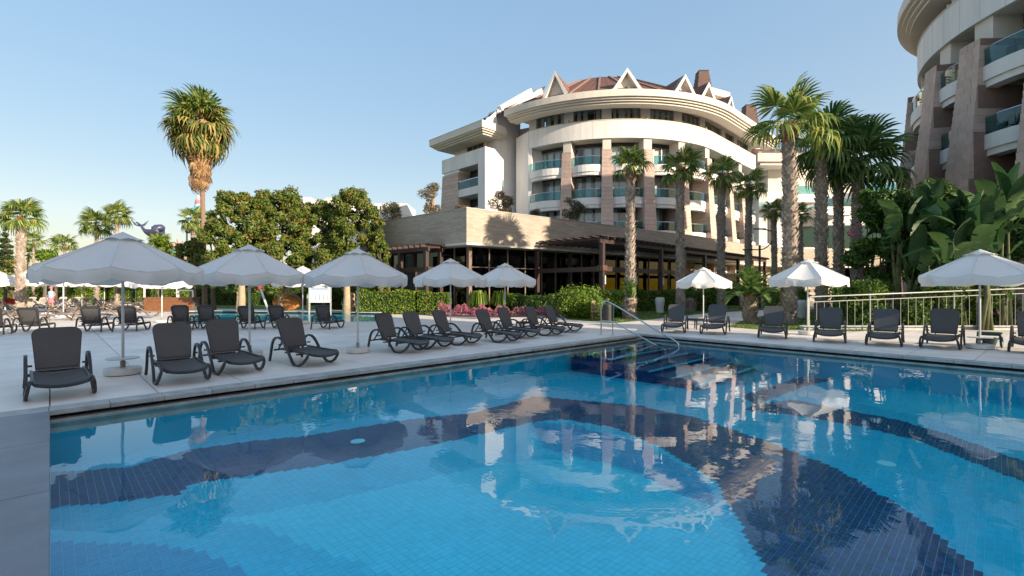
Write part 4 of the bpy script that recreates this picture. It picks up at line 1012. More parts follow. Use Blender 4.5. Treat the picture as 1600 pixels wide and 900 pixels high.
# ---- cycads: short thick trunk, stiff feather leaves
def feather(name, mt, L=1.25, n=22, w=.24, arch=.35):
    vs = []; fs = []
    def mid(u): return Vector((L*u*(1-.12*u), 0, arch*math.sin(u*PI*.62)*L*.5-.25*L*u**3*arch*2))
    for i in range(n):
        u0 = .12+.88*i/n; p = mid(u0); t = (mid(min(1, u0+.03))-mid(u0-.03)).normalized(); ww = w*math.sin(PI*min(1, .18+u0*.82))**.6
        for s in (-1, 1):
            o = len(vs); e = p+t*ww*.55+Vector((0, s*ww, .04)); vs.extend([p-t*.034, p+t*.030, e]); fs.append((o, o+1, o+2))
    for i in range(6):
        a, b = mid(i/6), mid((i+1)/6); o = len(vs); vs.extend([a+Vector((0, -.014, 0)), b+Vector((0, -.01, 0)), b+Vector((0, .01, 0)), a+Vector((0, .014, 0))]); fs.append((o, o+1, o+2, o+3))
    me = bpy.data.meshes.new(name); me.from_pydata([tuple(v) for v in vs], [], fs); me.materials.append(mt); return me
FE = [feather('feather_leaf', M['frondd'], 1.25, 26), feather('feather_leaf', M['frondd'], 1.15, 24, .2, .6)]
def cycad(px, py, trunk_h, r, s, label, n=34, up=85, low=5, seed=1):
    b = gp(px, py); t = thing('cycad', label, 'cycad', b, 0, 'cycads on the lawn'); rg = random.Random(seed)
    mb = trunk_mesh(trunk_h, r, r*.95, (0, 1), seed); mb.v = [(v[0]+b.x, v[1]+b.y, v[2]) for v in mb.v]
    mb.build('trunk', [M['trunk'], M['trunk'], M['bootred']], t)
    mb = MB(); mb.lathe([(r*.95, -.10), (r*1.08, 0), (r*.9, .12), (.05, .25)], 12, b+Vector((0, 0, trunk_h))); mb.build('crown_base', M['trunk'], t)
    for i in range(n):
        u = (i+.5)/n; el = R_(up+(low-up)*u+rg.uniform(-5, 5)); o = link('feather_leaf', FE[i % 2], t); o.location = (0, 0, trunk_h)
        sc = s*rg.uniform(.85, 1.1); o.scale = (sc, sc, sc); o.rotation_euler = (rg.uniform(-.2, .2), -el, i*2.39996)
cycad(985, 498.5, .95, .33, 1.0, 'cycad with upright leaves on the lawn at the leftmost garden palm', 26, 88, 55, 3)
cycad(1173, 505, 1.25, .28, 1.35, 'big round cycad left of the second sunlit umbrella', 60, 85, -12, 4)
cycad(1208, 500, .35, .35, 1.15, 'low cycad behind the lounger left of the railing start', 26, 80, 30, 5)
cycad(1078, 487, .8, .33, .9, 'cycad on the lawn just right of the second garden palm', 20, 85, 35, 6)
cycad(1104, 483, .8, .33, .9, 'cycad hidden behind the first sunlit umbrella', 20, 85, 35, 7)
cycad(1254, 490, .6, .3, 1.1, 'dark cycad behind the white planter at the railing start', 24, 80, 20, 8)
cycad(1330, 486, .5, .3, 1.5, 'dark spiky cycad behind the two white planters', 34, 80, 8, 9)
cycad(1385, 486, .5, .3, 1.6, 'dark spiky cycad under the banana plants, middle', 34, 80, 8, 10)
cycad(1440, 488, .4, .3, 1.5, 'dark spiky cycad nearest the last umbrella', 30, 80, 8, 12)
cycad(1592, 488, 1.2, .3, 1.5, 'feathery cycad at the right edge above the last umbrella', 30, 82, 10, 13)
# ================================================================ broadleaf trees and hedges
def tree(name, px, D, blobs, n, size, leaf, bark, label, group=None, th=2.0, tr=.16, aspect=.55, limbs=7, seed=1, cat='tree', z0=0, core=True, tpx=None):
    """blobs: (dx, dy, z, rx, ry, rz) round the trunk"""
    rg = random.Random(seed); b = PX(px, D, z0); t = thing(name, label, cat, b, 0, group)
    mb = MB()
    B = [(x, y, z-z0) for x, y, z, *_ in blobs]
    mb.tube([(b.x, b.y, z0), (b.x+rg.uniform(-.1, .1), b.y, z0+th*.5), (b.x+rg.uniform(-.15, .15), b.y, z0+th)], [tr*1.25, tr, tr*.85], 9)
    tk = mb.build('trunk', bark, t, smooth=True)
    for k in range(min(limbs, 3*len(blobs))):
        bl = blobs[k % len(blobs)]; e = Vector((b.x+bl[0]+rg.uniform(-.5, .5)*bl[3], b.y+bl[1]+rg.uniform(-.5, .5)*bl[4], bl[2]+rg.uniform(-.3, .6)*bl[5]))
        s = Vector((b.x, b.y, z0+th*rg.uniform(.8, 1))); m_ = s.lerp(e, .5)+Vector((rg.uniform(-.3, .3), 0, .25)); mb = MB()
        mb.tube(smoothpts([s, m_, e], 3), [tr*.6*(1-.13*i) for i in range(7)], 6); mb.build('limb', bark, tk)
    c, nr = blob_points([(x, y, z-z0, rx, ry, rz) for x, y, z, rx, ry, rz in blobs], n)
    cr = None
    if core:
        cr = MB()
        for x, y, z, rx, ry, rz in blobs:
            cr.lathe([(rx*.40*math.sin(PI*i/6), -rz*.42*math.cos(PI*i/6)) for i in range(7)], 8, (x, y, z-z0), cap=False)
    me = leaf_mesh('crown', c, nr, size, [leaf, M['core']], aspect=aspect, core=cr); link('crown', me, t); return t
def crownblobs(rg, w, h0, h1, n, flat=1.0):
    out = []
    for i in range(n):
        u = rg.random(); z = h0+(h1-h0)*u; ww = w*math.sin(PI*(.18+.72*u))**.7
        a = rg.uniform(0, 2*PI); q = rg.uniform(.15, .72); r = w*rg.uniform(.26, .42)
        out.append((ww*q*math.cos(a), ww*q*math.sin(a)*flat, min(z, h1-r*.7), r, r*flat, r*rg.uniform(.65, .95)))
    return out
def Zt(py, D): return ZY(py, D)
# magnolias in a row behind the small pool; (px, D, half width px, top py, bottom py)
MG = ((372, 33, 58, 302, 440, 'leftmost magnolia of the row, bronze tinged crown'), (440, 34, 64, 300, 440, 'second magnolia of the row, behind the second umbrella'),
    (505, 35, 52, 318, 440, 'lower magnolia in the middle, white roofs behind its top'), (552, 34, 56, 298, 440, 'rightmost magnolia, crown touching the restaurant wall'),
    (334, 36, 40, 350, 430, 'low bronze leaved tree at the foot of the very tall palm'), (300, 37, 30, 378, 430, 'low bushy tree left of the very tall palm'), (594, 31, 22, 376, 440, 'small bushy magnolia shoot before the left pergola'))
for i, (px, D, hw, tp, bp_, lb) in enumerate(MG):
    rg = random.Random(140+i); w = hw/F*D; h0, h1 = max(1.0, ZY(bp_+14, D)), ZY(tp, D); bl = []
    n_ = 62 if hw > 45 else 30
    for k in range(n_):
        u = (k+.5)/n_; a_ = k*2.4; z = h0+(h1-h0)*u; ww = w*(1-.62*u**2.2)*math.sqrt(rg.uniform(.15, 1)); r = w*rg.uniform(.11, .20)
        bl.append((ww*math.cos(a_), ww*.8*math.sin(a_), min(z, h1-r*.8), r, r, r*rg.uniform(.8, 1.25)))
    tree('magnolia_tree', px, D, bl, int(24000*(hw/55)**1.6), .20, M['magnolia'], M['barkpale'] if i in (0, 1, 3) else M['bark'], lb, 'magnolias behind the small pool', th=max(1.6, h0+.2), tr=.16, seed=i, limbs=24, core=False)
for px, D in ((377, 31), (541, 30)):
    c = PX(px, D); mb = MB(); mb.tube([(c.x, c.y, 0), (c.x+.05, c.y, 1.2), (c.x, c.y, 2.6)], [.27, .2, .17], 10)
    t = thing('tree_trunk', 'pale sunlit tree trunk before the dark hedge, '+('left of the clay jar' if px == 377 else 'right of the notice board'), 'tree', c); mb.build('trunk', M['barkpale'], t, smooth=True)
    me = leaf_mesh('crown', *blob_points([(0, 0, 3.2, 1.1, .9, .8)], 900), .2, [M['magnolia'], M['core']]); link('crown', me, t)
# olives in planters on the terrace roof
for px, D, tp, bp_, hw, lf, lb in ((612, 40, 316, 346, 24, 'oliveg', 'dull green olive tree on the roof terrace, leftmost'), (675, 37, 288, 330, 23, 'olive', 'brownish olive tree on the roof terrace beside the brown cladding'),
     (785, 36, 300, 332, 23, 'olive', 'sunlit olive tree on the roof terrace before the white wall'), (898, 38, 308, 338, 22, 'oliveg', 'green olive tree on the roof terrace before the first brown pillar'),
     (838, 37, 327, 340, 16, 'oliveg', 'low green shrub on the roof terrace between two olives'), (722, 35, 322, 328, 16, 'olive', 'low dry shrub on the roof terrace near the corner')):
    rg = random.Random(int(px)); w = hw/F*D; h0, h1 = ZY(bp_, D), ZY(tp, D)
    tree('olive_tree', px, D, [(x, y, z, r, s, q) for x, y, z, r, s, q in crownblobs(rg, w, h0, h1, 9)], 2600 if hw > 18 else 1200, .15, M[lf], M['barkpale'], lb, 'olives on the roof terrace', th=max(.4, h0-5.6), tr=.13, seed=int(px), z0=5.2, core=False, aspect=.4)
# far trees and hedge masses at the left
for i, (px, D, hw, tp, bp_, lf, lb) in enumerate(((8, 44, 16, 358, 420, 'conifer', 'dark pyramid conifer at the left edge'), (88, 46, 14, 398, 432, 'conifer', 'small dark conifer right of the stout palm'),
    (20, 42, 30, 405, 450, 'magnolia', 'low bushes behind the stout palm'), (70, 44, 26, 392, 440, 'hedge', 'yellow green bushes right of the stout palm'), (252, 44, 20, 372, 430, 'hedge', 'bushes below the coral figure'),
    (300, 43, 12, 372, 430, 'magnolia', 'bushes at the foot of the slide tower'))):
    rg = random.Random(70+i); w = hw/F*D; h0, h1 = ZY(bp_, D), ZY(tp, D)
    if lf == 'conifer':
        bl = [(0, 0, h0+(h1-h0)*k/7, w*(1-.85*k/7), w*(1-.85*k/7), .22) for k in range(8)]
        tree('conifer_tree', px, D, bl, 3000, .22, M['conifer'], M['bark'], lb, None, th=h1*.8, tr=.12, seed=i, core=False)
    else: tree('garden_bush', px, D, crownblobs(rg, w, h0, h1, 9), 4000, .22, M[lf], M['bark'], lb, None, th=max(.8, h0*.8), tr=.12, seed=i, cat='bush')
def hedge(name, x0p, x1p, py, top, depth, leaf, label, dens=260, size=.12, cat='hedge', pr=None):
    a, b = gp(x0p, py), gp(x1p, py); L = b.x-a.x; zt_ = ZY(top, a.y); t = thing(name, label, cat, ((a.x+b.x)/2, a.y, 0))
    c, nr = box_points(-L/2, L/2, 0, depth, zt_, dens)
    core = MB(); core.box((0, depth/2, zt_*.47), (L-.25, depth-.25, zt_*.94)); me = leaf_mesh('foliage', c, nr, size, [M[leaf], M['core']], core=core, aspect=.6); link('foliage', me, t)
    rg = random.Random(3)
    mb = MB()
    for k in range(int(L/.8)+1): mb.tube([(a.x+.3+k*.8, a.y+depth*.3, 0), (a.x+.3+k*.8+rg.uniform(-.1, .1), a.y+depth*.3, .5)], .02, 5)
    mb.build('stems', M['bark'], t); return t
hedge('clipped_hedge', 508, 566, 484, 455, 2.0, 'hedged', 'dark hedge between the notice board and the sunlit hedge')
hedge('clipped_hedge', 556, 648, 491, 455, 1.6, 'hedge', 'yellow green sunlit hedge behind the third umbrella')
hedge('clipped_hedge', 652, 700, 491, 457, 1.6, 'hedge', 'sunlit hedge left of the pink flowers')
hedge('clipped_hedge', 704, 800, 488, 459, 1.5, 'hedge', 'mixed hedge behind the pink flowers')
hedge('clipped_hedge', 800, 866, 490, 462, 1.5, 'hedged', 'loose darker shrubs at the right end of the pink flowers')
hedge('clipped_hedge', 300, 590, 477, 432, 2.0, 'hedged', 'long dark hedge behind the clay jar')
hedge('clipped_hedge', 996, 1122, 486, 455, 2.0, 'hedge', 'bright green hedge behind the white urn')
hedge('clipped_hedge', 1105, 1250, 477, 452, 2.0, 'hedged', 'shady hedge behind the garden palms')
hedge('clipped_hedge', -80, 140, 474, 448, 3.0, 'hedge', 'sunlit hedge behind the far left loungers', size=.2, dens=120)
hedge('clipped_hedge', 140, 310, 473, 444, 3.0, 'hedge', 'sunlit hedge behind the wooden bar', size=.2, dens=120)
def roundhedge(px, py, hw, top, lb, lf='hedge', n=9000, depth=2.2, sz=.12):
    c = gp(px, py); w = hw/F*c.y; h = ZY(top, c.y); rg = random.Random(int(px)); t = thing('round_bush', lb, 'bush', (c.x, c.y+depth/2, 0))
    bl = [(rg.uniform(-.65, .65)*w, rg.uniform(-.2, .3)*depth, h*rg.uniform(.35, .62), w*.42, depth*.45, h*.40) for _ in range(12)]+[(-.6*w, 0, h*.5, w*.42, depth*.5, h*.5), (.6*w, 0, h*.5, w*.42, depth*.5, h*.5), (0, 0, h*.52, w*.55, depth*.5, h*.5)]
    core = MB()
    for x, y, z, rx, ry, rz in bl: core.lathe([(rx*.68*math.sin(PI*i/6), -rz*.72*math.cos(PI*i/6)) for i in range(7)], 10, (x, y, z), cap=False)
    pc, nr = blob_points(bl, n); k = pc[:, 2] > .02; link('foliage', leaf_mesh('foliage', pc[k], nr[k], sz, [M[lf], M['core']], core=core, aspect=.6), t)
    mb = MB(); mb.tube([(c.x, c.y+depth/2, 0), (c.x, c.y+depth/2, h*.4)], .06, 6); mb.build('stem', M['bark'], t)
roundhedge(910, 499, 38, 449, 'big rounded bright green bush left of the wicker chair', n=13000)
roundhedge(964, 496, 34, 452, 'big rounded bright green bush behind the litter bin', n=10000)
roundhedge(842, 492, 26, 462, 'loose low shrub right of the pink flowers', 'hedged', 5000)
for i, px in enumerate((748, 783)):
    c = gp(px, 490); t = thing('grass_clump', 'tall weeping grass clump behind the pink flowers, '+('left one' if i == 0 else 'right one'), 'grass clump', c)
    mb = MB(); rg = random.Random(i)
    for k in range(150):
        a = rg.uniform(0, 2*PI); d = Vector((math.cos(a), math.sin(a), 0)); n_ = Vector((-d.y, d.x, 0))*.018; L = rg.uniform(.25, .75); h = rg.uniform(1.1, 1.55)
        P = [c, c+d*L*.3+Vector((0, 0, h*.8)), c+d*L*.7+Vector((0, 0, h)), c+d*L*1.05+Vector((0, 0, h*.45))]
        o = []; 
        for p in P: o += [p-n_, p+n_]
        mb.add(o, [(0, 1, 3, 2), (2, 3, 5, 4), (4, 5, 7, 6)])
    mb.build('blades', M['hedge'], t)
# pink flower bed
a, b = gp(684, 494), gp(882, 496); n = 7000
u = RNG.uniform(0, 1, n); zz = RNG.uniform(.05, 1, n)**.7*.62*(1+.25*np.sin(u*40)+.15*np.sin(u*93))*(1-.35*u)
pc = np.stack([a.x+(b.x-a.x)*u, a.y+(b.y-a.y)*u+RNG.uniform(0, .9, n), zz], 1)
tag(link('flower_bed', leaf_mesh('flower_bed', pc, np.tile((0, -.6, .6), (n, 1)), .085, [M['pink']], aspect=.9)), 'bed of pink flowers along the deck behind the seven loungers', kind='stuff')
# ---- right hand jungle: bananas, glossy shrubs, bougainvillea
def banana_leaf(name, L=1.9, w=.30, arch=.5, n=12, tear=.0, seed=0):
    rg = random.Random(seed); vs = []; fs = []
    def mid(u): return Vector((L*(.35+u*.95)*(1-.18*arch*u), 0, L*arch*(.55*math.sin(u*PI*.55)-.75*u**2.6)))
    for i in range(n+1):
        u = i/n; p = mid(u); ww = w*(math.sin(PI*(.07+.91*u**.85))**.62)*(1 if i < n else .1); k = .035*(i % 2)
        for s, lift in ((-1, .10+k), (-.5, .07), (0, 0), (.5, .07), (1, .10-k)): vs.append(p+Vector((abs(s)*.05*w, s*ww, lift*ww*1.5)))
    for i in range(n):
        for j in range(4):
            if tear and j in (0, 3) and rg.random() < tear: continue
            fs.append((i*5+j, i*5+j+1, i*5+5+j+1, i*5+5+j))
    o = len(vs); m0 = mid(0); vs += [Vector((0, -.03, 0)), Vector((0, .03, 0)), m0+Vector((0, .02, 0)), m0+Vector((0, -.02, 0))]; fs.append((o, o+1, o+2, o+3))
    me = bpy.data.meshes.new(name); me.from_pydata([tuple(v) for v in vs], [], fs); me.materials.append(M['banana']); me.polygons.foreach_set('use_smooth', [True]*len(fs)); return me
BL = [banana_leaf('leaf', 1.8, .27, .22, n=26, seed=1), banana_leaf('leaf', 1.7, .29, .5, n=26, tear=.10, seed=2), banana_leaf('leaf', 1.8, .25, .8, n=26, tear=.2, seed=3)]
def banana(px, D, base, s, n, label, seed, up=88, low=15):
    rg = random.Random(seed); b = PX(px, D); t = thing('banana_plant', label, 'banana plant', b, 0, 'banana plants by the brown tower')
    mb = MB(); zz = base
    for k in range(3):
        e = Vector((b.x+rg.uniform(-.4, .4), b.y+rg.uniform(-.3, .3), zz)); mb.tube([(b.x+k*.2-.2, b.y, 0), (b.x*.5+e.x*.5, b.y, zz*.5), e], [.10, .08, .05], 8)
    mb.build('stem', M['stem'], t, smooth=True)
    for i in range(n):
        u = (i+.5)/n; o = link('leaf', BL[min(2, int(u*3))], t); o.location = (rg.uniform(-.35, .35), rg.uniform(-.3, .3), zz-.1); sc = s*rg.uniform(.8, 1.1); o.scale = (sc, sc, sc)
        o.rotation_euler = (rg.uniform(-.5, .5), -R_(up+(low-up)*u+rg.uniform(-6, 6)), i*2.39996+rg.uniform(-.3, .3))
for px, D, base, s, n, sd, lb in ((1500, 19.5, 3.6, 1.15, 15, 1, 'tallest banana plant in the centre of the greenery'), (1570, 19, 3.9, 1.3, 12, 2, 'banana plant at the right edge below the balconies'),
    (1455, 20.0, 3.9, 1.1, 14, 3, 'banana plant before the left brown pillar'), (1405, 20.2, 3.5, 1.05, 13, 4, 'leftmost banana plant, behind the bougainvillea'), (1540, 18.5, 2.6, 1.2, 12, 5, 'low banana plant above the last umbrella'),
    (1480, 19, 2.2, 1.0, 12, 6, 'low banana plant left of the last umbrella'), (1420, 20, 2.0, 1.0, 11, 7, 'low banana plant behind the railing, left')):
    banana(px, D, base, s, n, lb, sd)
for i, (px, D, tp, bp_, hw, lf, lb) in enumerate(((1375, 21.0, 300, 460, 54, 'jungle', 'dark glossy shrub mass left of the banana plants'), (1440, 21.5, 310, 460, 56, 'jungle', 'dark glossy shrub under the banana plants'),
     (1520, 22, 335, 460, 50, 'jungle', 'dark glossy shrub behind the last umbrella'), (1585, 21.5, 330, 470, 40, 'jungle', 'dark shrub at the right edge'), (1410, 21.0, 300, 370, 56, 'hedged', 'light leaved climber arching over the shrubs'),
     (1470, 21, 280, 340, 40, 'hedged', 'feathery climber before the brown pillars'), (1356, 21.5, 300, 430, 34, 'hedged', 'bougainvillea arching towards the dark palms'),
     (1350, 19.5, 440, 512, 60, 'hedged', 'low shrubs behind the railing, left part'), (1460, 19.3, 436, 512, 66, 'hedged', 'low shrubs behind the railing, middle part'), (1565, 19.3, 436, 512, 62, 'hedged', 'low dark shrubs behind the railing, right part'))):
    rg = random.Random(90+i); w = hw/F*D; h0, h1 = ZY(bp_, D), ZY(tp, D)
    tree('garden_shrub', px, D, crownblobs(rg, w, max(.2, h0), h1, 13, .6), 5500, .22 if lf == 'jungle' else .16, M[lf], M['bark'], lb, None, th=max(.5, h0*.7), tr=.07, seed=i, cat='shrub', core=(lf == 'jungle'), aspect=.45)
c, nr = blob_points([(0, 0, 0, .28, .2, .12), (.35, 0, .5, .22, .2, .16), (-.2, .1, .9, .12, .2, .2), (.2, .1, 1.3, .10, .2, .12)], 190)
t = thing('bougainvillea', 'small magenta bougainvillea blossoms beside the dark palm trunks', 'flowering vine', PX(1340, 21.3, ZY(395, 21.3)))
link('blossoms', leaf_mesh('blossoms', c, nr, .11, [M['pink']], aspect=.8), t)
# ================================================================ buildings
def th_px(px, C, R):
    """bearing on the circle that is seen at column px (near side)"""
    if len(C) > 3:
        best = min(((abs(800+F*p[0]/p[1]-px), t) for t in [R_(-150)+i*.002 for i in range(1500)] for p in [cpos(C, R, t)] if t < C[2]+1.3)); return best[1]
    d = Vector(((px-800)/F, 1)); c = Vector(C[:2]); a = d.dot(d); b = d.dot(c); q = b*b-a*(c.dot(c)-R*R)
    t = (b-math.sqrt(max(0, q)))/a; p = d*t; return math.atan2(p.y-c.y, p.x-c.x)
def arcpart(name, mt, par, *args, bevel=0, smooth=False):
    mb = MB(); mb.arc(*args[:1], *args[1:]); return mb.build(name, mt, par, bevel=bevel, smooth=smooth)
def tower(label, C, R, dz, piers, eave_out, pier_w, lv, tA, tB, floors, gables, roof=True, fine=False, pent=None, flare=1.2, glassm=None, nb=26):
    """round hotel tower. piers: bearings of brown piers; bays lie between neighbours"""
    t = thing('hotel_building', label, 'hotel', (C[0], C[1], 0)); Rw = R-1.55; CC = C
    zb0, zb1, zs = 17.6+dz, 19.5+dz, 20.5+dz; zh = zs+.95
    # solid core behind the rooms and end walls
    arcpart('room_wall', M['room'], t, CC, R-5.5, R-3.2, tA-.0, tB, 0, zh, nb)
    # pillars of courses
    for k, th in enumerate(piers):
        z = 0; course = .44 if not fine else .36; mb = MB(); top = zb0-1.2; hw = pier_w/2
        def ro(z): return R+(.55 if fine else .12)+flare*(1-z/top)**1.25
        def wq(z, r, extra=0): return (hw+.30*(1-z/top)+extra)/r
        while z < top-.02:
            z1 = min(top, z+course); r1 = ro((z+z1)/2); w_ = wq(z, r1)
            if not fine: mb.arc(CC, Rw-.6, r1, th-w_, th+w_, z+.022, z1, 2)
            else:
                off = .0 if int(z/course) % 2 else .18
                cuts = [-1, -.36+off, .36+off, 1]
                for a_, b_ in zip(cuts[:-1], cuts[1:]): mb.arc(CC, Rw-.6, r1+.004*((int(z/course)*7+int(a_*9)) % 3), th+a_*w_+.0006, th+b_*w_-.0006, z+.016, z1, 1)
            z = z1
        p = mb.build('brown_pier', M['brown'], t)
        if fine: p['label'] = 'brown panelled pier, wider at its foot'
        mb = MB(); n = 6
        for i in range(n): z0_, z1_ = top*i/n, top*(i+1)/n; mb.arc(CC, Rw-.55, ro(z1_)-.03, th-wq(z1_, R)+.02/R, th+wq(z1_, R)-.02/R, z0_, z1_, 2)
        mb.build('pier_core', M['brownjoint'], p)
        mb = MB(); mb.arc(CC, Rw-.6, R-.15, th-hw*.9/R, th+hw*.9/R, top, zb0+.05, 2); mb.build('pier_cap', M['cream'], p)
    bays = list(zip(piers[:-1], piers[1:]))
    edges = [(tA, piers[0]-pier_w/2/R), ] + [(a+pier_w/2/R, b-pier_w/2/R) for a, b in bays] + [(piers[-1]+pier_w/2/R, tB)]
    def window(a, b, z0, z1, Rq, par=t, lint=.42, nm=3):
        w = a_ = b-a; f = arcpart('window', M['dark'], par, CC, Rq-.18, Rq+.02, a, b, z1-lint, z1, 4)
        mb = MB(); arc = .035/Rq
        mb.arc(CC, Rq-.10, Rq-.02, a, b, z0, z0+.07, 4); mb.arc(CC, Rq-.10, Rq-.02, a, b, z1-lint-.06, z1-lint, 4)
        for i in range(nm+1):
            q = a+(b-a)*i/nm; mb.arc(CC, Rq-.11, Rq-.01, q-arc, q+arc, z0, z1-lint, 1)
        mb.build('frame', M['alu'], f)
        for i in range(nm):
            arcpart('pane', M['wglass'], f, CC, Rq-.075, Rq-.06, a+(b-a)*i/nm+arc, a+(b-a)*(i+1)/nm-arc, z0+.07, z1-lint-.06, 2)
        rg = random.Random(int(a*1000+z0*10)); 
        for s in range(nm):
            if rg.random() < .12: continue
            u0 = s/nm+rg.uniform(0, .1); u1 = (s+1)/nm-rg.uniform(0, .08)
            mb = MB(); n = 14; vs = []
            for i in range(n+1):
                q = a+(b-a)*(u0+(u1-u0)*i/n); r = Rq-.26+.035*math.sin(i*2.2)
                vs += [(*cpos(CC, r, q), z0+.08), (*cpos(CC, r, q), z1-lint)]
            mb.add(vs, [(2*i, 2*i+2, 2*i+3, 2*i+1) for i in range(n)]); mb.build('curtain', M['curtain'], f, smooth=True)
    for bi, (a, b) in enumerate(edges):
        if b-a < .05: continue
        endbay = bi in (0, len(edges)-1); W_ = (b-a)*R
        for fi, zf in enumerate(floors):
            zt_ = (floors[fi-1] if fi else zb0+.35)-.35
            window(a+.10*(b-a)*(0 if not endbay else 1), b-.0, zf+.06, zt_, Rw-.1, nm=4 if W_ > 4 else 3)
            bul = .10 if fine else (.50 if W_ > 3 else .25)
            ext = .42 if fine else 0; a0_, b0_ = a, b
            if fine: a, b = a-.012, b+.012
            g = MB(); fr_ = lambda u, B=bul: R-.05+ext+B*math.sin(PI*u)**.8
            g.arc(CC, Rw-.3, fr_, a, b, zf-.30, zf, 8); g.arc(CC, R-.35, (lambda u: fr_(u)+.02), a, b, zf-.62, zf+.12, 8); g.arc(CC, R-.3, (lambda u: fr_(u)-.10), a, b, zf-.95, zf-.62, 8)
            bal = g.build('balcony', M['stucco'], t)
            g = MB(); g.arc(CC, Rw-.2, R-.4, a, b, zf-.5, zf-.3, 4); g.build('balcony_soffit', M['cream'], bal)
            npn = 4 if W_ > 3 else 3
            for i in range(npn):
                u0, u1 = i/npn, (i+1)/npn
                mb = MB(); n = 3; vs = []
                for j in range(n+1):
                    u = u0+.004+(u1-u0-.008)*j/n; q = a+(b-a)*u; r = R-.05+ext+bul*math.sin(PI*u)**.8-.06
                    for rr_ in (r-.012, r): vs += [(*cpos(CC, rr_, q), zf+.14), (*cpos(CC, rr_, q), zf+1.0)]
                mb.add(vs, [f for j in range(n) for f in ((4*j, 4*j+4, 4*j+5, 4*j+1), (4*j+2, 4*j+3, 4*j+7, 4*j+6), (4*j+1, 4*j+5, 4*j+7, 4*j+3))]); mb.build('glass_panel', M['rglass'], bal)
            pts = [Vector((*cpos(CC, R-.11+ext+bul*math.sin(PI*i/12)**.8, a+(b-a)*i/12), zf+1.03)) for i in range(13)]
            mb = MB(); mb.tube(pts, .028, 5); mb.build('top_rail', M['steel'], bal)
            if fine:
                for q_ in (.3, .62):
                    q = a+(b-a)*q_; r = R-.7; p = Vector((*cpos(CC, r, q), zf))
                    mb = MB(); mb.box(p+Vector((0, 0, .45)), (.5, .5, .04), q); mb.box(p+Vector((.22*math.cos(q), .22*math.sin(q), .7)), (.04, .5, .5), q)
                    for sx in (-1, 1):
                        for sy in (-1, 1): mb.box(p+Matrix.Rotation(q, 3, 'Z') @ Vector((sx*.22, sy*.22, .22)), (.03, .03, .44), q)
                    mb.build('balcony_chair', M['dark'], bal)
            a, b = a0_, b0_
        # blind dark storey below the lowest balcony
    # white band and terrace floor
    arcpart('parapet_band', M['stucco'], t, CC, R-.22, R+.05, tA, tB, zb0, zb1, nb*2)
    mb = MB(); L_ = (tB-tA)*R; n_ = int(L_/1.25)
    for i in range(1, n_): q = tA+(tB-tA)*i/n_; mb.arc(CC, R+.02, R+.054, q-.007/R, q+.007/R, zb0+.01, zb1-.01, 1)
    for zz in (zb0+.95,): mb.arc(CC, R+.02, R+.0535, tA+.002, tB-.002, zz, zz+.014, nb)
    o_ = mb.build('panel_joints', M['joint'], t)
    arcpart('band_cap', M['cream'], t, CC, R-.26, R+.09, tA, tB, zb1+.001, zb1+.07, nb*2)
    arcpart('band_soffit', M['cream'], t, CC, Rw-.5, R-.22, tA, tB, zb0, zb0+.3, nb)
    pts = [Vector((*cpos(CC, R-.1, tA+(tB-tA)*i/40), zb1+.16)) for i in range(41)]
    mb = MB(); mb.tube(pts, .025, 5)
    for p in pts[::2]: mb.tube([p-Vector((0, 0, .2)), p], .015, 4)
    mb.build('parapet_rail', M['alu'], t)
    # penthouse
    Rp = R-.95; pb = sorted(piers); allb = [tA]+pb+[tB]
    for k, th in enumerate(allb):
        arcpart('penthouse_pier', M['stucco'], t, CC, Rp-.8, Rp+.25, th-.55/R, th+.55/R, zb0+.3, zh+.02, 2)
    for k, (a, b) in enumerate(zip(allb[:-1], allb[1:])):
        if b-a < .06: continue
        window(a+.55/R, b-.55/R, zb0+.5, zh-.03, Rp, lint=.35, nm=4)
    for k, th in enumerate(allb[1:-1]):
        if k % 2 and not fine: continue
        arcpart('terrace_divider', M['cream'], t, CC, Rp+.2, R-.25, th-.05/R, th+.05/R, zb0+.3, zb1+.55, 1)
    # eave: stepped mouldings under a broad fascia
    E = R+eave_out
    ex = .14 if len(CC) > 3 else .12
    e = arcpart('eave', M['cream'], t, CC, R-2.4, E, tA-.10, tB+ex, zs+.62, zs+1.30, nb*2)
    for i, (dr, z0, z1) in enumerate(((.22, .44, .60), (.44, .25, .41), (.66, .06, .22))):
        arcpart('moulding', M['cream'], e, CC, E-dr-1.2, E-dr, tA-.09, tB+ex-.01, zs+z0, zs+z1, nb*2)
    arcpart('moulding_recess', M['brownjoint'], e, CC, E-1.6, E-.95, tA-.085, tB+ex-.02, zs+.14, zs+.615, nb*2)
    arcpart('soffit', M['cream'], e, CC, Rp-.6, E-1.55, tA-.08, tB+ex-.02, zh, zh+.06, nb)
    if roof:
        zr0, zr1 = zs+1.28, zs+7.6+(0 if not fine else -2); r0, r1 = E-.12, max(2, R*.42); n = nb*2
        mb = MB(); vs = []
        for i in range(n+1):
            q = tA-.5+(tB-tA+.62)*i/n
            for r, z in ((r0, zr0), (r1, zr1)): vs.append((*cpos(CC, r, q), z))
        mb.add(vs, [(2*i, 2*i+2, 2*i+3, 2*i+1) for i in range(n)]); mb.lathe([(r1, zr1-.02), (.01, zr1+.1)], 24, (CC[0], CC[1], 0), cap=False)
        ro_ = mb.build('roof', M['roof'], t); wall_uv(ro_, lambda v: math.atan2(v.y, v.x)*R*2.2)
        for i in range(0, n+1, 3):
            q = tA-.5+(tB-tA+.62)*i/n; mb = MB(); u = Vector((0, 0, 0)); c_ = Vector((0, 0, 0))
            mb.beam(Vector((*cpos(CC, r0, q), zr0+.06)), Vector((*cpos(CC, r1, q), zr1+.06)), .22, .16); mb.build('ridge_cap', M['brownjoint'], ro_)
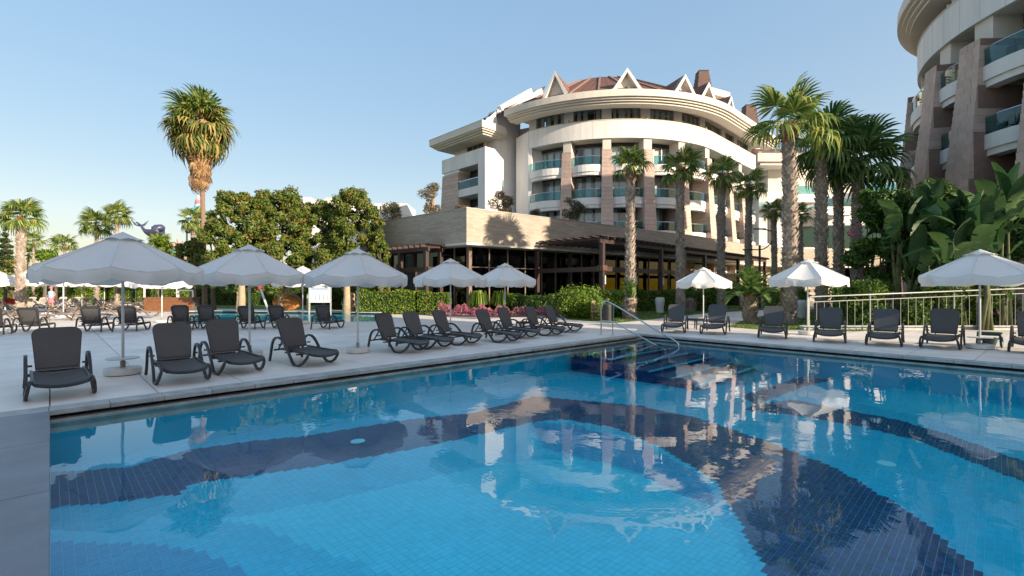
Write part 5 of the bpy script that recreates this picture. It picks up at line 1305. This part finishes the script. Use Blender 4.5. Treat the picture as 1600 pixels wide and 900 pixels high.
    # triangular dormers
    for th, w, hh in gables:
        u = cdir(CC, th); v = Vector((-u.y, u.x, 0)); o = Vector((*cpos(CC, E-.9, th), zs+1.30))
        A, B, Cc = o-v*w, o+v*w, o+Vector((0, 0, hh)); back = -u*3.6
        g = MB()   # thick white frame of the gable
        th_ = .34
        for p, q in ((A, Cc), (B, Cc)):
            d = (Cc-p).normalized(); n_ = Vector((0, 0, 1))*.36; vs = []
            for s in (.30, back.length*.0-.35):
                pass
            f0 = [p+u*.30, q+u*.30, q+u*.30-Vector((0, 0, th_*1.25)), p+u*.30+(Vector((0, 0, -.0)))+((Cc-p).normalized()*th_*.9)*1.0]
            f0[3] = p+u*.30+(B-A if p is A else A-B).normalized()*th_*1.2
            f1 = [x-u*.7 for x in f0]; g.add(f0+f1, [(0, 1, 2, 3), (7, 6, 5, 4), (0, 4, 5, 1), (1, 5, 6, 2), (2, 6, 7, 3), (3, 7, 4, 0)])
        dm = g.build('dormer', M['stucco'], t)
        g = MB(); g.add([A-u*.35, B-u*.35, Cc-u*.35], [(0, 1, 2)]); g.build('gable_wall', M['cream'], dm)
        g = MB(); g.beam(A+u*.1+Vector((0, 0, .12)), B+u*.1+Vector((0, 0, .12)), .5, .22); g.build('dormer_sill', M['stucco'], dm)
        g = MB(); g.box(o-u*.30+Vector((0, 0, .42)), (.06, w*.9, .34), th); g.build('dormer_window', M['dark'], dm)
        g = MB(); g.add([A+u*.2, Cc+u*.2, Cc+back, A+back*.7], [(0, 1, 2, 3)]); g.add([B+u*.2, Cc+u*.2, Cc+back, B+back*.7], [(3, 2, 1, 0)]); g.build('dormer_roof', M['roof'], dm)
    return t
# ---- main hotel tower
RM = 15.6; CM = (12.25, 65.58, R_(-45.7), RM)
pcen = [884.5, 948.5, 1014.5, 1069, 1110, 1142, 1161]
piers = [th_px(p, CM, RM+.2) for p in pcen]
tA, tB = th_px(826, CM, RM), CM[2]+.86
gab = [(th_px(868, CM, RM+1.5), 1.6, 2.9), (th_px(980, CM, RM+1.5), 1.65, 2.4), (th_px(1066, CM, RM+1.2), 1.5, 2.2), (th_px(1102, CM, RM+1.2), 1.4, 2.0), (th_px(1136, CM, RM+1.2), 1.3, 1.8)]
hot = tower('large curved white hotel with brown piers, glass balconies and a red tiled roof', CM, RM, 0, piers, 2.3, 1.0, None, tA, tB, [14.7, 11.2, 7.7, 4.2], gab)
# end wall with deep white frame at the left of the curve
def quadwall(name, mt, par, a, b, z0, z1, th=.4, n=None):
    a, b = Vector(a), Vector(b); mb = MB(); d = (b-a).normalized(); q = Vector((-d.y, d.x, 0)); q = q if q.y > 0 else -q
    mb.prism([(a.x, a.y), (b.x, b.y), (b.x+q.x*th, b.y+q.y*th), (a.x+q.x*th, a.y+q.y*th)] if True else [], z0, z1); return mb.build(name, mt, par)
pE = Vector((*cpos(CM, RM+.1, tA), 0))
pF = PX(806.5, 56.2)
quadwall('end_wall', M['stucco'], hot, pF, pE, 0, 19.52, 3.0)
quadwall('end_return', M['stucco'], hot, pE, pE+Vector((.42, -.15, 0)), 0, 17.6, 1.9)
quadwall('slot_wall', M['cream'], hot, PX(784, 59.0), PX(812, 58.3), 0, 23.4, .3)
quadwall('penthouse_end_wall', M['stucco'], hot, PX(812.5, 58.3), PX(838, 57.2), 17, 21.3, .3)
for z in (17.5, 11.6):
    mb = MB(); p = PX(801.5, 58.3, z); mb.box(p, (.55, .2, 1.0)); w_ = mb.build('slot_window', M['dark'], hot)
# ---- left wing in a turned frame
O = PX(758, 54.0); e1 = Vector((-.694, .72, 0)); e2 = Vector((.72, .694, 0))
def wp(s, t_, z=0): return O+e1*s+e2*t_+Vector((0, 0, z))
def wbox(name, mt, s0, s1, t0, t1, z0, z1, par=None, bevel=0):
    mb = MB(); mb.prism([wp(s0, t0)[:2], wp(s1, t0)[:2], wp(s1, t1)[:2], wp(s0, t1)[:2]][::-1], z0, z1); return mb.build(name, mt, par or hot, bevel=bevel)
wbox('wing_wall', M['stucco'], 1.2, 8.0, 3.9, 12, 0, 20.2)
wbox('wing_tall_wall', M['stucco'], -.02, 1.6, 1.9, 5.4, 0, 22.6)
wbox('wing_back_wall', M['stucco'], 1.62, 8.2, 1.92, 3.9, 0, 20.2)
wbox('wing_parapet', M['stucco'], 0, 8.4, -.0, .25, 16.2, 17.9); wbox('wing_parapet', M['stucco'], 0, .25, .25, 1.9, 16.2, 17.9); wbox('wing_parapet', M['stucco'], 8.15, 8.4, .25, 3.9, 16.2, 17.9)
wbox('wing_terrace', M['cream'], .25, 8.15, .25, 3.9, 16.2, 16.5)
wbox('wing_frame', M['stucco'], 0, 1.25, 0, 1.9, 0, 16.2)
wbox('wing_room', M['stucco'], 1.6, 7.6, 1.5, 3.95, 16.5, 20.4); wbox('wing_window', M['dark'], 1.9, 5.0, 1.44, 1.52, 16.7, 19.6)
for k in range(4): wbox('mullion', M['alu'], 1.9+k*1.03, 1.97+k*1.03, 1.38, 1.45, 16.7, 19.6)
for zf in (13.6, 10.1, 6.6):
    b_ = wbox('wing_balcony', M['stucco'], 1.2, 5.2, .0, 1.9, zf-.85, zf+.05)
    g_ = wbox('glass_panel', M['rglass'], 1.3, 3.2, .02, .05, zf+.05, zf+1.0, b_); wbox('glass_panel', M['rglass'], 3.22, 5.1, .02, .05, zf+.05, zf+1.0, b_)
    wbox('top_rail', M['steel'], 1.25, 5.15, 0, .07, zf+1.0, zf+1.06, b_)
    wbox('wing_window', M['dark'], 1.3, 5.2, 1.86, 1.98, zf+.1, zf+2.6); wbox('window_pane', M['wglass'], 1.8, 4.6, 1.78, 1.85, zf+.2, zf+2.2)
    wbox('wing_curtain', M['curtain'], 2.0, 3.0, 1.80, 1.83, zf+.2, zf+2.2)
# battered brown wall at the wing's left
mb = MB(); z = 0
while z < 15.6:
    z1 = z+.44; k = 1.35*(1-z/15.8); mb.prism([wp(5.0-.2*(1-z/15.8), -.05)[:2], wp(8.2+k, -.05)[:2], wp(8.2+k, 4)[:2], wp(5.0-.2*(1-z/15.8), 4)[:2]][::-1], z+.02, z1); z = z1
mb.build('brown_wall', M['brown'], hot); wbox('brown_wall_core', M['brownjoint'], 5.03, 8.15, 0, 3.9, 0, 15.6)
wbox('brown_wall_cap', M['stucco'], 5.0, 8.0, .1, 3.9, 15.6, 16.2)
# wing eaves and roof
e_ = wbox('wing_eave', M['cream'], -1.0, 9.3, -1.3, 2.4, 19.6, 20.4)
for i, (q, z0, z1) in enumerate(((.18, .44-.3, .30), (.42, -.04, .12), (.66, -.22, -.06))): wbox('moulding', M['cream'], -1.0+q, 9.3-q, -1.3+q, 2.4, 19.3+z0, 19.3+z1, e_)
E0, E1 = wp(-1.05, -1.33, 20.4), wp(9.35, -1.35, 20.4)
q1, q2, q3 = PX(759, 60, ZY(184, 60)), PX(804, 64, ZY(155, 64)), PX(853, 68, ZY(134, 68)); w1, w2 = PX(781, 57, ZY(170, 57)), PX(835, 55.5, ZY(166, 55.5)); bkp = wp(10.2, 8, 20.9)
mb = MB(); mb.add([E1, E0, q1, w1, q2, q3, w2, bkp], [(0, 1, 2), (1, 3, 2), (3, 4, 2), (3, 6, 5, 4), (7, 0, 2)])
ro = mb.build('wing_roof', M['roof'], hot); wall_uv(ro)
for pa, pb in ((PX(781, 56.6, ZY(171, 56.6)), PX(829, 62.5, ZY(143, 62.5))), (PX(803, 56.5, ZY(171, 56.5)), PX(845, 63, ZY(143, 63)))):
    mb = MB(); mb.beam(pa, pb, .5, .75); mb.build('roof_parapet', M['stucco'], hot)
mb = MB(); T = [PX(757, 53.2, ZY(189, 53.2)), PX(775, 54.6, ZY(174, 54.6)), PX(778, 54.6, ZY(196, 54.6))]; mb.add(T+[v+Vector((-.4, 2.5, 0)) for v in T], [(0, 2, 1), (3, 4, 5), (0, 1, 4, 3), (1, 2, 5, 4)]); mb.build('corner_gable', M['stucco'], hot)
# right stepped gables and brown chimneys behind the curve
def chimney(px, D, top, bot, wt, wb, label):
    c = PX(px, D); zt_, zb_ = ZY(top, D), ZY(bot, D)-3; t = thing('chimney_tower', label, 'chimney', (c.x, c.y, 0)); z = zb_; mb = MB()
    wt, wb = wt/F*D/2, wb/F*D/2
    while z < zt_:
        u = (z-zb_)/(zt_-zb_); w = wb+(wt-wb)*u; mb.prism([(c.x-w, c.y-w), (c.x+w, c.y-w), (c.x+w, c.y+w), (c.x-w, c.y+w)], z+.02, min(zt_, z+.5)); z += .5
    mb.build('shaft', M['chimney'], t); mb = MB(); w = wt*.93; mb.prism([(c.x-w, c.y-w), (c.x+w, c.y-w), (c.x+w, c.y+w), (c.x-w, c.y+w)], zb_, zt_-.1); mb.build('shaft_core', M['brownjoint'], t)
    mb = MB(); w = wt*1.1; mb.prism([(c.x-w, c.y-w), (c.x+w, c.y-w), (c.x+w, c.y+w), (c.x-w, c.y+w)], zt_, zt_+.12); mb.build('cap', M['dark'], t)
chimney(1097, 64, 114, 150, 14, 32, 'tapering brown chimney tower above the curved roof')
chimney(1170, 72, 167, 200, 14, 28, 'smaller tapering brown chimney tower at the right end of the roof')
def slab_thing(px0, px1, D, y0, y1, depth, mt, par, name, sk=0):
    a, b = PX(px0, D), PX(px1, D+sk); z1, z0 = ZY(y0, D), ZY(y1, D); mb = MB()
    mb.prism([(a.x, a.y), (b.x, b.y), (b.x, b.y+depth), (a.x, a.y+depth)], z0, z1); return mb.build(name, mt, par)
for px, D, yt, n_ in ((1112, 66, 148, 3), (1180, 74, 212, 3)):
    a = PX(px-2, D); z = ZY(yt, D)
    mb = MB(); c_ = Vector((a.x+2.5, a.y, 0))
    mb.prism([(a.x-2.2, a.y-1.5), (a.x+3.4, a.y+1.4), (a.x+1.6, a.y+6), (a.x-4, a.y+3)], z, z+.9); mb.build('stepped_eave', M['cream'], hot)
    mb = MB(); mb.prism([(a.x-2.6, a.y-.6), (a.x+2.2, a.y+1.8), (a.x+.6, a.y+5.4), (a.x-4, a.y+3)], z-3.2, z); mb.build('roof_room', M['stucco'], hot)
# ---- right hand tower
CR, RR = (36.4, 24.0), 12.0
def thR(px): return th_px(px, CR, RR+.6)
pr = [thR(1452), thR(1513), R_(-168), R_(-140), R_(-112), R_(-84), R_(-56), R_(140), R_(115), R_(90)]
pr = [p % (2*PI) for p in pr]; pr.sort()
near_t = tower('near round hotel tower with brown battered piers and curved white balconies at the right', CR, RR, -2.0, pr, 1.1, 1.15, None, R_(80), R_(310), [12.8, 9.3, 5.8, 2.3], [], True, True, flare=1.7, nb=34)
# ---- hotel wing behind the camera, out of the frame, whose shade lies over the deck
s2 = Vector((math.sin(R_(SUN_AZ)), math.cos(R_(SUN_AZ)), 0)); p2 = Vector((-s2.y, s2.x, 0))
if p2.y < 0: p2 = -p2
def occ(name, label, s0, u0, u1, Ht, depth=10):
    c_ = s2*s0; t = thing(name, label, 'hotel', c_)
    mb = MB(); A_, B_ = s2*s0+p2*u0, s2*s0+p2*u1
    def cw(P): 
        a_ = sum(P[i].x*P[(i+1) % 4].y-P[(i+1) % 4].x*P[i].y for i in range(4)); return P if a_ > 0 else P[::-1]
    mb.prism(cw([A_, B_, B_+s2*depth, A_+s2*depth]), 0, Ht); mb.build('wall', M['stucco'], t)
    for k in range(int(Ht/3.4)):
        mb = MB(); mb.prism(cw([A_-s2*1.4, B_-s2*1.4, B_-s2*.01, A_-s2*.01]), 2.8+k*3.4, 3.7+k*3.4); mb.build('balcony', M['stucco'], t)
        n = int((u1-u0)/4)
        for i in range(n):
            q = A_+p2*(2+i*4); mb = MB(); mb.prism(cw([q-s2*.06, q+p2*2.6-s2*.06, q+p2*2.6+s2*.1, q+s2*.1]), .3+k*3.4, 2.6+k*3.4); mb.build('window', M['dark'], t)
    mb = MB(); mb.prism(cw([A_-s2*2, B_-s2*2, B_+s2*(depth+1), A_+s2*(depth+1)]), Ht, Ht+.5); mb.build('eave', M['cream'], t)
    return t
occ('hotel_wing', 'white hotel wing opposite, shading the pool deck', 34, -34, 17.6, 17.0)
# ================================================================ restaurant pavilion
RS = thing('restaurant_building', 'low restaurant with pale stone parapet, dark glass front and roof terrace', 'restaurant', (0, 34, 0))
ZP0, ZP1 = 4.60, 6.75
K = PX(729, 30); wl = [PX(590, 36.4), K]; L_end = K+(PX(590, 36.4)-K)*1.25
wr = [K, PX(862, 34.4), PX(996, 40.5), PX(1090, 46.2), PX(1171, 55.2), PX(1230, 60), PX(1330, 62), PX(1440, 62)]
line = [L_end]+wr
def offset(P, d):
    out = []
    for i, p in enumerate(P):
        a = (P[i]-P[i-1]).normalized() if i else (P[1]-P[0]).normalized(); b = (P[i+1]-P[i]).normalized() if i < len(P)-1 else a
        na, nb_ = Vector((-a.y, a.x, 0)), Vector((-b.y, b.x, 0)); n_ = (na+nb_).normalized(); out.append(p+n_*(d/max(.4, n_.dot(na))))
    return out
def strip(name, mt, P, d0, d1, z0, z1, par, uv=False):
    A_, B_ = offset(P, d0), offset(P, d1); mb = MB(); n = len(P)
    vs = [(p.x, p.y, z) for p in A_ for z in (z0, z1)]+[(p.x, p.y, z) for p in B_ for z in (z0, z1)]; o = 2*n; fs = []
    for i in range(n-1):
        a = 2*i; fs += [(a, a+2, a+3, a+1), (o+a, o+a+1, o+a+3, o+a+2), (a+1, a+3, o+a+3, o+a+1), (a, o+a, o+a+2, a+2)]
    fs += [(0, 1, o+1, o), (2*n-2, o+2*n-2, o+2*n-1, 2*n-1)]; mb.add(vs, fs); ob = mb.build(name, mt, par)
    if uv: wall_uv(ob)
    return ob
strip('stone_parapet', M['stone'], line, 0, .5, ZP0, ZP1, RS, True)
strip('parapet_coping', M['alu'], line, -.03, .53, ZP1, ZP1+.05, RS)
strip('soffit', M['cream'], line, .02, 2.2, ZP0-.16, ZP0-.004, RS)
strip('roof_terrace', M['cream'], line, .5, 16, 5.1, 5.2, RS)
gl = offset(line, 1.15)
def seglen(P): return [(P[i], P[i+1], (P[i+1]-P[i]).length) for i in range(len(P)-1)]
for a, b, L in seglen(gl)[:4]:
    d = (b-a).normalized(); n_ = Vector((-d.y, d.x, 0)); k = max(1, round(L/1.45)); rz = math.atan2(d.y, d.x)
    for i in range(k):
        p, q = a+d*(L*i/k), a+d*(L*(i+1)/k); m_ = (p+q)/2
        for z0, z1 in ((.1, 3.05), (3.12, 4.40)):
            mb = MB(); mb.box(m_+Vector((0, 0, (z0+z1)/2)), (L/k-.10, .02, z1-z0), rz); mb.build('window_pane', M['dglass'], RS)
        mb = MB(); mb.box(p+Vector((0, 0, 2.22)), (.09, .14, 4.44), rz); mb.build('mullion', M['mullion'], RS)
    mb = MB(); mb.box((a+b)/2+Vector((0, 0, 3.085)), (L, .12, .07), rz); mb.build('transom', M['mullion'], RS)
mb = MB(); c_ = gl[1]; mb.box(c_+Vector((0, -.1, 2.22)), (.26, .26, 4.44), R_(45)); mb.build('corner_column', M['mullion'], RS)
inr = offset(line, 7.5); strip('inner_wall', M['room'], line[:6], 7.5, 7.8, 0, 4.6, RS); strip('inner_floor', M['room'], line[:6], 1.2, 7.5, -.03, .02, RS)
# far right ground floor of the same front: pale wall and openings
ex = strip('far_front_wall', M['stone'], line[5:], 2.0, 2.4, 0, ZP0, RS, True)
# interior chairs glimpsed, curtains
for i in range(9):
    p = gl[1].lerp(gl[2], .05+.1*i)+Vector((.3, .8, 0)); mb = MB(); mb.box(p+Vector((0, 0, 1.7)), (.12, .5, 3.2)); mb.build('inner_curtain', M['mullion'], RS)
# ---- pergolas
def pergola(label, o, d, q, L, Wd, zt_, np_, slat_step, bm=M['wood'], br=True):
    """o: near corner, d: along, q: towards the building"""
    t = thing('pergola', label, 'pergola', o); rz = math.atan2(d.y, d.x)
    for i in range(np_):
        for j in (0, 1):
            p = o+d*(L*i/(np_-1))+q*(Wd*j); mb = MB(); mb.box(p+Vector((0, 0, (zt_-.2)/2)), (.26, .26, zt_-.2), rz); ps = mb.build('post', bm, t)
            if j == 0 and br:
                mb = MB(); mb.box(p+Vector((0, 0, 2.95)), (.5, .42, .34), rz); mb.build('bracket', M['woodred'], ps)
                mb = MB(); mb.box(p-q*.2+Vector((0, 0, 2.2)), (.09, .09, .55), rz); mb.build('lantern', M['wplastic'], ps)
    for j, z in ((0, zt_-.1), (1, zt_-.1), (0, 2.9)):
        mb = MB(); mb.beam(o-d*.3+q*Wd*j+Vector((0, 0, z)), o+d*(L+.3)+q*Wd*j+Vector((0, 0, z)), .16, .24 if z > 3 else .3); mb.build('beam', bm, t)
    mb = MB(); mb.beam(o-q*.02+Vector((0, 0, 2.9)), o+q*Wd+Vector((0, 0, 2.9)), .16, .3); mb.build('beam', bm, t)
    k = int(L/slat_step)
    for i in range(k+1):
        p = o+d*(L*i/k)+Vector((0, 0, zt_+.1)); mb = MB(); mb.beam(p-q*.45, p+q*(Wd+.3), .07, .17); mb.build('slat', bm, t)
    mb = MB()
    for i in range(9): mb.beam(o-d*.4+q*(Wd*i/8)+Vector((0, 0, zt_+.23)), o+d*(L+.4)+q*(Wd*i/8)+Vector((0, 0, zt_+.23)), Wd/8*.62, .05)
    mb.build('shade_boards', bm, t); return t
pergola('long dark brown pergola in front of the restaurant at the right', PX(941, 30), UA, UB, 30, 5.6, 4.75, 9, .75)
nl = Vector((-.65, -.76, 0)); dl = (wl[0]-K).normalized()
pergola('reddish brown pergola on the restaurant side wall behind the magnolias', K+dl*2.4+nl*1.3, dl, -nl, 5.5, 1.2, 4.3, 3, .6, M['wood'], False)
# restaurant chairs behind the hedges
def chair(px, py, rz, label):
    c = gp(px, py); t = thing('wicker_chair', label, 'chair', c, rz, 'wicker chairs of the restaurant'); l = lambda x, y, z: (c.x+x, c.y+y, z)
    mb = MB(); mb.box(l(0, 0, .44), (.5, .5, .06)); mb.build('seat', M['wicker'], t)
    mb = MB(); mb.box(l(0, .25, .72), (.5, .05, .56)); mb.build('backrest', M['wicker'], t)
    for x in (-.22, .22):
        for y in (-.22, .22): mb = MB(); mb.box(l(x, y, .21), (.045, .045, .42)); mb.build('leg', M['wicker'], t)
        mb = MB(); mb.box(l(x, 0, .64), (.05, .46, .04)); mb.build('armrest', M['wicker'], t)
for px, py, rz, lb in ((934, 500, 60, 'wicker chair before the bright bush, left of the litter bin'), (648, 485, 10, 'wicker chair behind the sunlit hedge, left one'), (676, 484.5, -20, 'wicker chair behind the sunlit hedge, middle one'),
                       (712, 484, 30, 'wicker chair behind the fourth umbrella pole'), (838, 484, 15, 'wicker chair at the dark glass front'), (856, 486, -40, 'wicker chair between the low shrubs')):
    chair(px, py, R_(rz), lb)
# ================================================================ buildings far behind
def flatblock(name, label, px0, px1, D, top, depth, mt=None, rows=(), steps=()):
    a, b = PX(px0, D), PX(px1, D); z1 = ZY(top, D); t = thing(name, label, 'building', ((a.x+b.x)/2, a.y, 0)); mb = MB()
    mb.prism([(a.x, a.y), (b.x, a.y), (b.x, a.y+depth), (a.x, a.y+depth)], 0, z1); mb.build('wall', mt or M['stucco'], t)
    for (x0, x1, y0, y1, kind) in rows:
        p, q = PX(x0, D), PX(x1, D); za, zb = ZY(y1, D), ZY(y0, D)
        mb = MB(); mb.box(((p.x+q.x)/2, a.y-.02, (za+zb)/2), (q.x-p.x, .12, zb-za))
        if kind == 'g': w = mb.build('window', M['teal'] if 0 else M['dark'], t); m2 = MB(); m2.box(((p.x+q.x)/2, a.y-.12, (za+zb)/2), (q.x-p.x-.1, .03, zb-za-.1)); m2.build('pane', M['rglass'], w)
        elif kind == 'd': mb.build('opening', M['dark'], t)
        elif kind == 'c': mb.build('cornice', M['cream'], t)
    return t
B1 = flatblock('hotel_annex', 'white hotel annex with long glass band seen behind the right hand palms', 1186, 1440, 64, 300, 12, None,
    [(1250, 1292, 354, 386, 'g'), (1294, 1425, 352, 388, 'g'), (1172, 1250, 330, 333, 'c'), (1200, 1212, 336, 380, 'd')])
def addbox(t, name, mt, px0, px1, D, y0, y1, depth):
    a, b = PX(px0, D), PX(px1, D); mb = MB(); mb.prism([(a.x, a.y), (b.x, a.y), (b.x, a.y+depth), (a.x, a.y+depth)], ZY(y1, D), ZY(y0, D)); return mb.build(name, mt, t)
addbox(B1, 'upper_wall', M['cream'], 1200, 1262, 70, 252, 320, 8); addbox(B1, 'eave', M['cream'], 1184, 1270, 67, 238, 252, 8); addbox(B1, 'moulding', M['cream'], 1188, 1268, 67.4, 252, 258, 8)
mb = MB(); a, b = PX(1182, 66.8), PX(1275, 66.8); z0, z1 = ZY(238, 67), ZY(216, 67)+.8
mb.add([(a.x, a.y, z0), (b.x, b.y, z0), (b.x+1, b.y+8, z1), (a.x+2, a.y+8, z1)], [(0, 1, 2, 3)]); wall_uv(mb.build('roof', M['roof'], B1))
for x0, x1, y in ((1245, 1282, 302), (1290, 1330, 322), (1330, 1400, 300)):
    bb_ = addbox(B1, 'balcony', M['stucco'], x0, x1, 61, y, y+14, 3); addbox(bb_, 'glass_panel', M['rglass'], x0, x1, 60.9, y-12, y, .05)
addbox(B1, 'upper_room', M['cream'], 1262, 1330, 72, 258, 320, 6); addbox(B1, 'upper_window', M['dark'], 1272, 1290, 71.8, 280, 300, .2); addbox(B1, 'upper_window', M['dark'], 1335, 1350, 63.8, 306, 320, .2)
B2 = flatblock('white_house', 'row of white roofed houses glimpsed above the magnolias', 468, 545, 95, 312, 10, None, [(520, 524, 318, 330, 'd'), (505, 510, 320, 330, 'd')])
addbox(B2, 'gable', M['stucco'], 474, 484, 94, 308, 330, 3); addbox(B2, 'block', M['cream'], 508, 522, 93, 309, 330, 3)
B3 = flatblock('white_house', 'white house with small windows glimpsed behind the leftmost olive tree', 582, 636, 90, 318, 8, None, [(588, 590, 322, 330, 'd'), (594, 596, 322, 330, 'd'), (600, 602, 322, 330, 'd')])
mb = MB(); a, b = PX(622, 89), PX(640, 89); mb.add([(a.x, a.y, ZY(345, 89)), (b.x, a.y, ZY(345, 89)), (b.x, a.y, ZY(338, 89)), ((a.x+b.x)/2, a.y, ZY(332, 89)), (a.x, a.y, ZY(338, 89))], [(0, 1, 2, 3, 4)]); mb.build('gable', M['stucco'], B3)
# ---- water park figures
D = 62; wc = PX(238, D, ZY(360, D)); t = thing('whale_figure', 'dark blue whale figure with raised tail fluke above the umbrellas', 'whale figure', (wc.x, wc.y, 0))
u_ = D/F
P = [(-25, -13), (-18, -8), (-13, -1), (-6, 3), (2, 3), (10, 0), (14, -2), (16, 0)]; Rr = [1.0, 1.4, 2.4, 5.0, 9.0, 10.0, 7.5, 2.0]
mb = MB(); mb.tube(smoothpts([(wc.x+x*u_, wc.y, wc.z-y*u_) for x, y in P], 4), [np.interp(i/28, [j/7 for j in range(8)], Rr)*u_ for i in range(29)], 12); body = mb.build('body', M['whale'], t, smooth=True)
for s in (-1, 1):
    mb = MB(); p = Vector((wc.x-20*u_, wc.y, wc.z+7*u_)); mb.tube([p, p+Vector((-4*u_ if s < 0 else 5*u_, s*3*u_, 2*u_)), p+Vector((-10*u_ if s < 0 else 11*u_, s*4*u_, 9*u_))], [1.3*u_, 1.8*u_, .3*u_], 6, sx=.5); mb.build('tail_fluke', M['whale'], t, smooth=True)
mb = MB(); mb.lathe([(0, -.2), (2.2*u_, 0), (0, .3)], 10, (0, 0, 0)); mb.v = [(wc.x+2*u_+x, wc.y-7.6*u_+z*1.0, wc.z+2*u_+y*1.1) for x, y, z in mb.v]; mb.build('eye', M['wplastic'], t)
mb = MB(); mb.tube([(wc.x+5*u_, wc.y, 0), (wc.x+5*u_, wc.y, wc.z)], .25, 8); mb.build('support', M['lamp'], t)
t = thing('coral_figure', 'orange coral figure with curling arms beside the slide', 'coral figure', PX(268, 60)); rg = random.Random(9); c_ = PX(268, 60, ZY(392, 60)); u_ = 60/F
for k in range(14):
    a_ = -2.6+k*.40; L = rg.uniform(11, 19)*u_; dx = (k-6.5)/6.5*22*u_
    mb = MB(); s_ = c_+Vector((dx*.35, rg.uniform(-1, 1), -2*u_)); mb.tube(smoothpts([s_, c_+Vector((dx*.8, rg.uniform(-1, 1), -1*u_)), c_+Vector((dx*1.15, 0, L*.45)), c_+Vector((dx*1.02+rg.uniform(-2, 2)*u_, 0, L))], 4), [1.7*u_*(1-.05*i) for i in range(13)], 7); mb.build('arm', M['coral'], t, smooth=True)
mb = MB(); mb.lathe([(2, 0), (1.7, c_.z-1), (1.2, c_.z)], 12, (c_.x, c_.y, 0)); mb.build('stand', M['barkpale'], t)
t = thing('water_slide', 'pale teal water slide chute descending behind the magnolias', 'water slide', PX(285, 58)); p = PX(288, 58); mb = MB()
mb.tube(smoothpts([PX(270, 58, ZY(398, 58)), PX(282, 58, ZY(392, 58)), PX(294, 58, ZY(384, 58)), PX(306, 60, ZY(380, 58))], 4), [.55]*13, 10); mb.build('chute', M['teal'], t, smooth=True)
mb = MB(); mb.tube([PX(283, 58, 0), PX(283, 58, ZY(392, 58))], .15, 6); mb.tube([PX(296, 58, 0), PX(296, 58, ZY(385, 58))], .15, 6); mb.build('support', M['lamp'], t)
t = thing('slide_tower', 'dark steel slide tower with platform and a pink and teal finial', 'slide tower', PX(307, 66)); D = 66
for px in (292, 308, 320):
    for dy in (0, 3): mb = MB(); mb.tube([PX(px, D+dy, 0), PX(px, D+dy, ZY(332 if px == 308 else 345, D))], .11, 6); mb.build('post', M['lamp'], t)
for py in (358, 363): mb = MB(); mb.lathe([(1.5, 0), (1.6, .05), (1.6, .25), (1.5, .3)], 16, PX(310, D+1, ZY(py, D))); mb.build('platform', M['lamp'], t)
c_ = PX(310, D+1, 0)
for k, (z, r, mt) in enumerate(((334, .7, 'teal'), (327, 1.0, 'teal'), (321, .55, 'bluecloth'), (314, .45, 'pinkcloth'), (309, .3, 'wplastic'))):
    mb = MB(); mb.lathe([(r*.6, -.45), (r, -.1), (r*.8, .3), (.1, .6)], 10, (c_.x, c_.y, ZY(z, D))); mb.build('finial_tier', M[mt], t, smooth=True)
